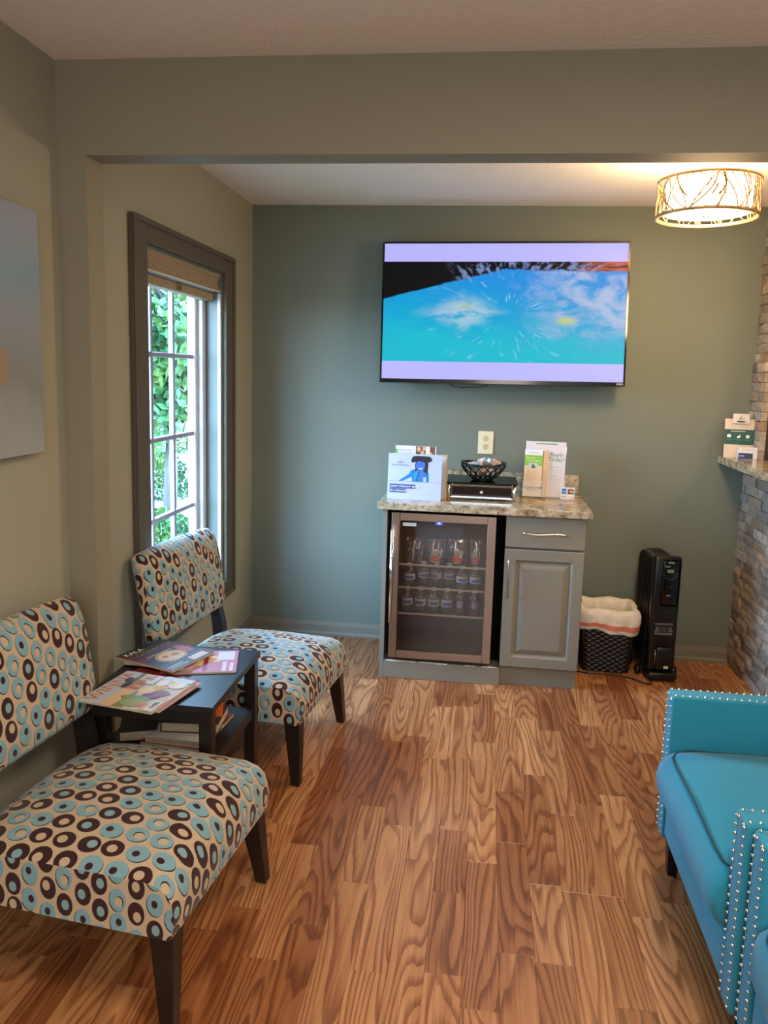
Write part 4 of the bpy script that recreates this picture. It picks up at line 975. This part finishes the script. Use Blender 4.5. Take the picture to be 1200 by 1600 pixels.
for k, (w_, c_) in enumerate([(.075, 90), (.07, 170), (.074, 170), (.068, 170), (0, 0), (.05, 90), (.07, 170), (.07, 170), (.064, 170)]):
    if w_: p.line(.020, .020+w_, .166-k*.0095, .0012, (c_, c_, c_+6))
p.line(.03, .07, .075, .001, (190, 190, 196)); p.build(sh)
pk = link('pocket', (lambda b: (box(b, -0.112, 0.008, -0.022, -0.020, 0.001, 0.085), box(b, -0.112, -0.110, -0.020, 0.002, 0.001, 0.085), box(b, .006, .008, -0.020, 0.0, 0.001, 0.085), b)[-1])(NB()), 'acrylic', sg)
br = thing('care_brochure', 'green-banded credit brochure in the front pocket of the acrylic sign holder', 'brochure', (0.318, 4.085, ZC), (-0.16, 0, -0.10))
link('leaflets', BX(-0.106, -0.012, -0.019, -0.008, 0.004, 0.252), 'carton_tan', br)
p = Print(lambda u, v, h: (u, -0.019-h, v)); p.rect(-.106, -.012, .004, .252, (222, 198, 172)); p.rect(-.106, -.012, .222, .252, (222, 218, 228)); p.rect(-.106, -.012, .166, .222, (128, 180, 62)); p.text('CareCredit', -.059, .232, .011, (70, 80, 80), 'CENTER')
p.text('Making care', -.098, .203, .010, (240, 246, 236)); p.text('possible...today.', -.092, .190, .010, (240, 246, 236)); p.rect(-.084, -.038, .150, .180, (196, 194, 194)); p.ell(-.060, .166, .009, .009, (60, 130, 90)); p.ell(-.058, .158, .012, .004, (40, 60, 60))
for k in range(7): p.line(-.092, -.036-(k % 3)*.008, .136-k*.0105, .0012, (180, 140, 116))
p.text('CareCredit', -.100, .044, .021, (40, 52, 50), bold=.0003); p.line(-.086, -.032, .037, .002, (60, 60, 60)); p.build(br)
for i, (w_, ) in enumerate([(0,)]):
    tl = thing('brochure', 'tall tan leaflet stack beside the green-banded brochure in the acrylic holder', 'brochure', (0.318, 4.085, ZC), (-0.16, 0, -0.10))
    link('leaflets', BX(-0.009, 0.014, -0.016, -0.002, 0.004, 0.248), 'carton_tan', tl)
cl = thing('card_logos', 'small tent card of payment logos at the foot of the application sheet', 'card', (0.440, 4.062, ZC), (-0.16, 0, -0.10))
link('card', BX(-0.034, 0.038, 0, 0.002, 0, 0.064), 'clear_plastic', cl)
p = Print(); p.rect(-.028, -.004, .028, .056, (52, 106, 190)); p.text('AMEX', -.016, .038, .0085, (210, 226, 246), 'CENTER'); p.rect(.004, .034, .028, .054, (26, 22, 24)); p.ell(.015, .041, .0075, .0075, (220, 60, 40)); p.ell(.023, .041, .0075, .0075, (236, 144, 50))
p.rect(-.034, .000, .004, .024, (232, 228, 236)); p.text('VISA', -.017, .009, .0135, (30, 36, 90), 'CENTER', bold=.0005); p.rect(.002, .036, .004, .024, (238, 232, 232)); p.text('DISCOVER', .019, .012, .0062, (90, 80, 80), 'CENTER'); p.poly([(.006, .004), (.036, .004), (.036, .012)], (236, 120, 50)); p.build(cl)

# ---------------------------------------------------------------- outlet
ol = thing('wall_outlet', 'ivory duplex wall outlet above the granite backsplash', 'outlet', (0.004, D, 1.172))
link('cover_plate', BX(-0.0425, 0.0425, -0.006, 0, -0.064, 0.064, 0.003, 2), 'ivory_plastic', ol)
for z in (0.022, -0.022):
    b = NB(); t = lathe(NB(), [(0.0175, 0), (0.0175, 0.002)], 20); join(b, t, 0, Matrix.Translation((0, -0.006, z)) @ Matrix.Rotation(PI/2, 4, 'X'))
    rc = link('receptacle', b, 'ivory_dark', ol)
    b = NB(); box(b, -.0072, -.0052, -.0088, -.0078, z+.001, z+.009); box(b, .0052, .0072, -.0088, -.0078, z+.001, z+.009); box(b, -.0022, .0022, -.0088, -.0078, z-.0100, z-.0056); link('slots', b, 'black_matte', rc)
b = NB(); box(b, -.0025, .0025, -.0075, -.006, -.0025, .0025); link('screw', b, 'satin_nickel', ol)

# ---------------------------------------------------------------- television
tv = thing('television', 'wall-mounted flat television showing a splash of turquoise water', 'television', (0.060, 4.160, 1.869), (-0.085, -0.012, 0))
tw, th_ = 0.643, 0.372
link('housing', BX(-tw, tw, 0.004, 0.040, -th_, th_, 0.004, 2), 'black_plastic', tv)
b = NB(); box(b, -tw, tw, -0.004, 0.004, th_-0.009, th_); box(b, -tw, tw, -0.004, 0.004, -th_, -th_+0.020); box(b, -tw, -tw+0.009, -0.004, 0.004, -th_+.02, th_-.009); box(b, tw-0.009, tw, -0.004, 0.004, -th_+.02, th_-.009)
link('bezel', b, 'black_gloss', tv)
sx0, sx1, sz0, sz1 = -tw+0.009, tw-0.009, -th_+0.020, th_-0.009
bh = 0.094
b = NB(); uvl = b.loops.layers.uv.new('UVMap'); pts = [(sx0, sz0+bh), (sx1, sz0+bh), (sx1, sz1-bh), (sx0, sz1-bh)]
f = b.faces.new([b.verts.new((x, 0.0035, z)) for x, z in pts])
for l, q in zip(f.loops, ((0, 0), (1, 0), (1, 1), (0, 1))): l[uvl].uv = q
scr = link('screen', b, 'tv_picture', tv)
b = NB()
for z0, z1 in ((sz0, sz0+bh), (sz1-bh, sz1)): b.faces.new([b.verts.new(q) for q in ((sx0, 0.0035, z0), (sx1, 0.0035, z0), (sx1, 0.0035, z1), (sx0, 0.0035, z1))])
tag(link('screen_bands', b, 'tv_band', scr), 'pale lavender bands above and below the picture')
p = Print(lambda u, v, h: (u, -0.004-h, v)); p.text('VIZIO', tw-.045, -th_+.005, .014, (220, 220, 226), bold=.0003); p.build(tv, 'maker_mark')
link('wall_bracket', BX(-0.2, 0.2, 0.040, 0.105, -0.15, 0.15, 0.004), 'black_plastic', tv)
b = NB(); tube(b, [(-0.27, 0.03, -th_+.002), (-0.25, 0.03, -th_-.012), (-0.21, .03, -th_-.020), (-.16, .03, -th_-.017), (-.11, .03, -th_-.015), (-.08, .03, -th_-.012), (-.065, .03, -th_+.002)], 0.0028, 6)
link('power_cord', b, 'black_cord', tv)

# ---------------------------------------------------------------- ceiling lamp
LXc, LYc = 0.835, 3.30
lp = thing('ceiling_lamp', 'drum ceiling lamp with a lit cream shade in a bronze twig-pattern cage', 'lamp', (LXc, LYc, 2.44))
R1 = 0.193; zt_, zb_ = -0.110, -0.255
link('canopy', lathe(NB(), [(0.0, 0), (0.066, 0), (0.066, -0.010), (0.05, -0.022), (0.012, -0.024), (0.012, -0.11), (0.0, -0.11)][::-1], 28), 'lamp_metal', lp)
cage = link('drum_cage', (lambda b: (lathe(b, [(R1, zt_), (R1+.003, zt_), (R1+.003, zt_-.010), (R1, zt_-.010), (R1, zt_)], 48, cap=False), lathe(b, [(R1-.008, zb_+.012), (R1+.003, zb_+.012), (R1+.003, zb_), (R1-.008, zb_), (R1-.008, zb_+.012)], 48, cap=False), b)[-1])(NB()), 'lamp_metal', lp)
b = NB(); rs = random.Random(8)
for k in range(80):
    a0 = rs.uniform(0, 2*PI); d = rs.choice([-1, 1])*rs.uniform(.05, .55); cv_ = rs.uniform(-.12, .12); q0 = rs.choice([0, 0, 0, .35]); q1 = rs.choice([1, 1, 1, .65])
    pts = []
    for i in range(7):
        t_ = q0 + (q1-q0)*i/6; an = a0 + d*t_ + cv_*math.sin(PI*t_)*2
        pts.append(((R1+.0015)*math.cos(an), (R1+.0015)*math.sin(an), zb_+.006 + (zt_-zb_-.012)*t_))
    tube(b, pts, rs.choice([.0016, .0022, .003]), 5)
tag(link('twig_pattern', b, 'lamp_metal', cage), kind='stuff')
R2 = 0.165
link('inner_shade', lathe(NB(), [(R2, zt_-.012), (R2, zb_+.022)], 48, cap=False), 'lamp_shade', lp)
link('diffuser', lathe(NB(), [(R2, zb_+.022), (R2*.6, zb_+.014), (0.0, zb_+.012)], 48, cap=False), 'lamp_shade', lp)
link('finial', lathe(NB(), [(0.0, zb_-.004), (0.008, zb_), (0.008, zb_+.004), (0.016, zb_+.008), (0.016, zb_+.012), (0, zb_+.012)], 16), 'satin_nickel', lp)
b = NB()
for k in range(3): tube(b, [(0, 0, -.10), (R1*math.cos(2*PI*k/3), R1*math.sin(2*PI*k/3), zt_-.004)], .0025, 6)
link('spider', b, 'lamp_metal', lp)
bulb = bpy.data.lights.new('bulb', 'POINT'); bulb.energy = 22; bulb.color = (1.0, 0.74, 0.44); bulb.shadow_soft_size = 0.05
bu = bpy.data.objects.new('bulb', bulb); C.objects.link(bu); bu.location = (LXc, LYc, 2.44-0.17)
bulb2 = bpy.data.lights.new('shade_glow', 'POINT'); bulb2.energy = 23; bulb2.color = (1.0, 0.68, 0.36); bulb2.shadow_soft_size = 0.12
bu2 = bpy.data.objects.new('shade_glow', bulb2); C.objects.link(bu2); bu2.location = (LXc, LYc, 2.44-0.36)

# ---------------------------------------------------------------- waste bin
wb_ = thing('wicker_bin', 'dark woven waste basket beside the grey cabinet', 'bin', (0.690, 4.105, 0))
def rrect(hx, hy, r, n=10):
    pts = []
    for cx_, cy_, a0 in ((hx-r, hy-r, 0), (-hx+r, hy-r, PI/2), (-hx+r, -hy+r, PI), (hx-r, -hy+r, 3*PI/2)):
        for k in range(n+1): a = a0 + PI/2*k/n; pts.append((cx_+r*math.cos(a), cy_+r*math.sin(a), math.cos(a), math.sin(a)))
    return pts
def perim(hx, hy, r, m):
    pts = rrect(hx, hy, r); P_ = []; n = len(pts); L = [math.dist(pts[i][:2], pts[(i+1) % n][:2]) for i in range(n)]; tot = sum(L)
    for k in range(m):
        s = tot*k/m; i = 0
        while s > L[i]: s -= L[i]; i += 1
        t_ = s/L[i] if L[i] else 0; a_, b_ = pts[i], pts[(i+1) % n]
        P_.append((a_[0]*(1-t_)+b_[0]*t_, a_[1]*(1-t_)+b_[1]*t_, a_[2]*(1-t_)+b_[2]*t_, a_[3]*(1-t_)+b_[3]*t_))
    return P_
b = NB(); rows = 20; sub = 3; m_ = 160; G = []
for r in range(rows*sub+1):
    v_ = r/(rows*sub); z = 0.27*v_; k = 1 + 0.16*v_; P_ = perim(0.120*k, 0.098*k, 0.035, m_); row = r//sub; bulge = math.sin(PI*(r % sub)/sub)*0.006
    G.append([b.verts.new((x + nx*(bulge + 0.004*math.sin(PI*(i/4 + row))), y + ny*(bulge + 0.004*math.sin(PI*(i/4+row))), z)) for i, (x, y, nx, ny) in enumerate(P_)])
for A, B in zip(G, G[1:]):
    for i in range(m_): f = b.faces.new([A[i], A[(i+1) % m_], B[(i+1) % m_], B[i]]); f.smooth = True
b.faces.new(G[0][::-1]); link('woven_body', b, 'bin_wicker', wb_)
P_ = perim(0.141, 0.114, 0.04, 60); b = NB(); tube(b, [(x, y, 0.30) for x, y, _, _ in P_], 0.008, 8, closed=True)
link('rim', b, 'bin_wicker', wb_)
b = NB()
for x_, y_ in ((-.112, -.09), (.112, -.09), (.112, .09), (-.112, .09)): tube(b, [(x_, y_, .0), (x_*1.17, y_*1.17, .30)], .006, 6)
tag(link('corner_stakes', b, 'bin_wicker', wb_), kind='stuff')
ln = thing('bin_liner', 'crumpled white liner bag with a pink drawstring folded over the wicker basket', 'bag', (0.690, 4.105, 0))
b = NB(); rs = random.Random(4); m_ = 96; G = []; base = perim(0.143, 0.116, 0.045, m_)
ph = [rs.uniform(0, 6.28) for _ in range(6)]
prof_ = [(0.012, 0.225, 1), (0.020, 0.245, .8), (0.020, 0.27, .5), (0.022, 0.295, .3), (0.020, 0.318, .2), (0.012, 0.340, .2), (-0.004, 0.350, .2), (-0.018, 0.335, .3), (-0.024, 0.28, .6), (-0.03, 0.2, 1), (-0.045, 0.08, 1)]
for off, z, wr in prof_:
    ring_ = []
    for i, (x, y, nx, ny) in enumerate(base):
        a_ = 2*PI*i/m_; w_ = (math.sin(a_*5+ph[0]+z*20)*.004 + math.sin(a_*11+ph[1]-z*40)*.0035 + math.sin(a_*19+ph[2])*.002)
        ring_.append(b.verts.new((x+nx*(off+w_), y+ny*(off+w_), z + wr*(math.sin(a_*2+ph[3])*.014 + math.sin(a_*7+ph[4])*.006) + math.sin(a_*6+ph[5])*.004)))
    G.append(ring_)
for j, (A, B) in enumerate(zip(G, G[1:])):
    for i in range(m_): f = b.faces.new([A[i], A[(i+1) % m_], B[(i+1) % m_], B[i]]); f.smooth = True; f.material_index = 1 if j == 1 else 0
link('bag', b, ['bin_liner', 'liner_band'], ln)

# ---------------------------------------------------------------- oil radiator
ht = thing('oil_heater', 'black oil-filled radiator heater with a control panel, standing by the back wall', 'heater', (0.955, 3.955, 0), (0, 0, 0.10))
def fin_bm(w, z0, z1, t_):
    b = NB(); r = 0.045; pts = []
    for cx_, cz_, a0 in ((w-r, z1-r, 0), (-w+r, z1-r, PI/2), (-w+.02, z0+.02, PI), (w-.02, z0+.02, 3*PI/2)):
        rr = r if cz_ > .3 else .02
        for k in range(6): a = a0+PI/2*k/5; pts.append((cx_+rr*math.cos(a), cz_+rr*math.sin(a)))
    prism(b, pts, 'y', -t_/2, t_/2); bmesh.ops.bevel(b, geom=[e for e in b.edges if abs(e.verts[0].co.y-e.verts[1].co.y) < 1e-5], offset=t_*.3, segments=1, affect='EDGES')
    return b
fin0 = None
for k in range(7):
    if fin0 is None: fin0 = link('fin', fin_bm(0.072, 0.065, 0.645, 0.012), 'heater_enamel', ht, (0, 0.052+k*.032, 0))
    else:
        o = fin0.copy(); C.objects.link(o); o.location = (0, 0.052+k*.032, 0)
b = NB()
for z in (0.12, 0.59): tube(b, [(0, 0.03, z), (0, 0.26, z)], 0.022, 12)
link('oil_pipes', b, 'heater_enamel', ht)
hs = link('housing', BX(-0.070, 0.070, -0.012, 0.040, 0.050, 0.655, 0.014, 3), 'heater_enamel', ht, smooth=True, auto=math.radians(50))
link('control_panel', BX(-0.030, 0.058, -0.018, -0.010, 0.40, 0.640, 0.010, 3), 'black_gloss', hs, smooth=True, auto=math.radians(50))
b = NB(); box(b, -.008, .026, -.0195, -.0175, .575, .592, .001); link('display', b, 'grey_lcd', hs)
b = NB()
for k in range(9):
    a = PI + PI*k/8; box(b, .009+.034*math.cos(a)-.0022, .009+.034*math.cos(a)+.0022, -.0205, -.018, .572+.030*math.sin(a)-.002, .572+.030*math.sin(a)+.002)
for x in (.0, .018): box(b, x-.002, x+.002, -.0205, -.018, .50, .504)
link('buttons', b, 'satin_nickel', hs)
b = NB(); box(b, -.006, .026, -.0205, -.018, .622, .632, .001); box(b, -.018, .006, -.0205, -.018, .603, .610, .001); box(b, -.004, .018, -.0205, -.018, .452, .458, .001); link('badge', b, 'chrome', hs)
p = Print(lambda u, v, h: (u, -0.0125-h, v)); g_ = (150, 150, 152)
p.rect(-.046, .044, .245, .310, (26, 26, 30)); p.rect(-.046, .044, .298, .307, (110, 110, 112)); p.rect(-.046, .044, .246, .256, (110, 110, 112))
for sx in (-.034, .034):
    p.poly([(sx-.012, .262), (sx+.012, .262), (sx, .290)], g_); p.poly([(sx-.008, .2645), (sx+.008, .2645), (sx, .284)], (26, 26, 30)); p.rect(sx-.001, sx+.001, .268, .278, g_)
p.text('CAUTION: HIGH TEMPERATURE', -.001, .2995, .0052, (26, 26, 30), 'CENTER'); p.text('DO NOT COVER', -.001, .281, .0058, g_, 'CENTER'); p.text('NE PAS COUVRIR', -.001, .272, .0052, g_, 'CENTER'); p.text('NO CUBRIR', -.001, .264, .0052, g_, 'CENTER')
for k, z in enumerate((.345, .372)): p.line(-.02, .034, z, .0015, (60, 60, 62))
p.build(hs, 'warning_label')
wd = link('cord_winder', BX(-0.038, 0.050, -0.040, -0.012, 0.062, 0.185, 0.016, 4), 'black_plastic', hs, smooth=True, auto=math.radians(50))
b = NB(); tube(b, [(-.0385, -.026, .085), (-.0385, -.026, .17)], .0022, 6); link('winder_trim', b, 'chrome', wd)
b = NB(); box(b, .004, .028, -.0415, -.040, .074, .088, .0006); link('plug_label', b, 'paper_white', wd)
b = NB()
box(b, -0.10, 0.10, 0.05, 0.085, 0.034, 0.052, .003); box(b, -0.10, 0.10, 0.20, 0.235, 0.034, 0.052, .003); link('axle_bar', b, 'black_plastic', ht)
for y in (0.0675, 0.2175):
    for x in (-.095, .095):
        t = lathe(NB(), [(0.0, -.011), (.022, -.011), (.025, -.007), (.025, .007), (.022, .011), (0, .011)], 16); b = NB(); join(b, t, 0, Matrix.Translation((x, y, .0255)) @ Matrix.Rotation(PI/2, 4, 'Y')); link('caster', b, 'black_gloss', ht)
link('base_skirt', BX(-0.072, 0.078, -0.045, 0.05, 0.012, 0.050, 0.012, 3), 'black_plastic', ht, smooth=True, auto=math.radians(50))
hc = NB(); tube(hc, [(0.90, 3.905, .03), (0.90, 3.870, .006), (0.86, 3.880, .0045), (0.82, 3.925, .0045), (0.76, 3.955, .0045), (0.69, 3.965, .0045), (0.60, 3.960, .0045), (0.54, 3.975, .0045), (0.53, 4.10, .0045)], 0.004, 8)
tag(link('heater_cord', hc, 'black_cord'), 'black power cord lying on the floor from the heater past the wicker basket', 'cord')

# ---------------------------------------------------------------- reception counter and its brochure stand
rc_ = thing('reception_counter', 'granite counter slab on top of the stacked stone half wall', 'countertop', (1.25, 0.9, 1.112))
b = NB(); hexa(b, [(-0.05, 0.0, 0), (0.56, 0, 0), (0.56, D-0.9-.001, 0), (0.0, D-0.9-.001, 0)], [(-0.05, 0.0, .040), (0.56, 0, .040), (0.56, D-0.9-.001, .040), (0.0, D-0.9-.001, .040)])
bmesh.ops.bevel(b, geom=b.edges[:], offset=.004, segments=2, affect='EDGES'); link('slab', b, 'granite', rc_)
for q in rc_.children: pass
bs = thing('brochure_stand', 'white and dark green information sheet stand on the reception counter', 'sign', (1.318, 4.17, 1.1525), (-0.16, 0, -0.12))
link('card', BX(-0.075, 0.068, 0, 0.003, 0, 0.205), 'paper_cream', bs)
p = Print(); p.rect(-.075, .068, 0, .205, (206, 188, 170)); p.rect(-.075, .068, .070, .150, (24, 74, 68)); p.line(-.045, .025, .140, .003, (200, 220, 216))
p.rect(-.062, -.044, .108, .123, (232, 240, 232)); p.poly([(-.014, .106), (0, .106), (.003, .116), (-.001, .124), (-.004, .116), (-.014, .114)], (240, 244, 240)); p.rect(.030, .046, .106, .122, (228, 238, 226))
for x_ in (-.053, -.005, .038): p.line(x_-.012, x_+.012, .096, .0015, (110, 160, 150))
p.line(-.05, .05, .168, .0015, (190, 160, 130)); p.build(bs)
bs2 = thing('appointment_card', 'small white card with a green leaf logo clipped to the top of the green stand', 'card', (1.318, 4.165, 1.1525), (-0.16, 0, -0.12))
link('card', BX(-0.040, 0.040, -0.006, -0.004, 0.182, 0.232), 'paper_white', bs2)
p = Print(lambda u, v, h: (u, -0.006-h, v)); p.rect(-.04, .04, .182, .232, (214, 198, 196)); p.poly([(-.018, .198), (.0, .206), (.004, .226), (-.008, .208)], (70, 140, 90)); p.poly([(-.016, .197), (.012, .204), (.016, .214), (.0, .204)], (120, 176, 90)); p.ell(0, .191, .024, .004, (40, 50, 56)); p.build(bs2)
pw_ = thing('card_box', 'white business card holder with dark blue cards in front of the green stand', 'card holder', (1.345, 4.115, 1.1525), (0, 0, -0.12))
link('box_body', BX(-0.050, 0.045, 0, 0.022, 0, 0.062, 0.001), 'paper_white', pw_)
p = Print(); p.line(-.03, .03, .052, .0015, (150, 150, 160)); p.line(-.03, .035, .044, .0012, (170, 170, 180)); p.rect(-.046, .024, .002, .032, (46, 56, 88)); p.rect(-.044, -.016, .012, .022, (120, 140, 200)); p.build(pw_)
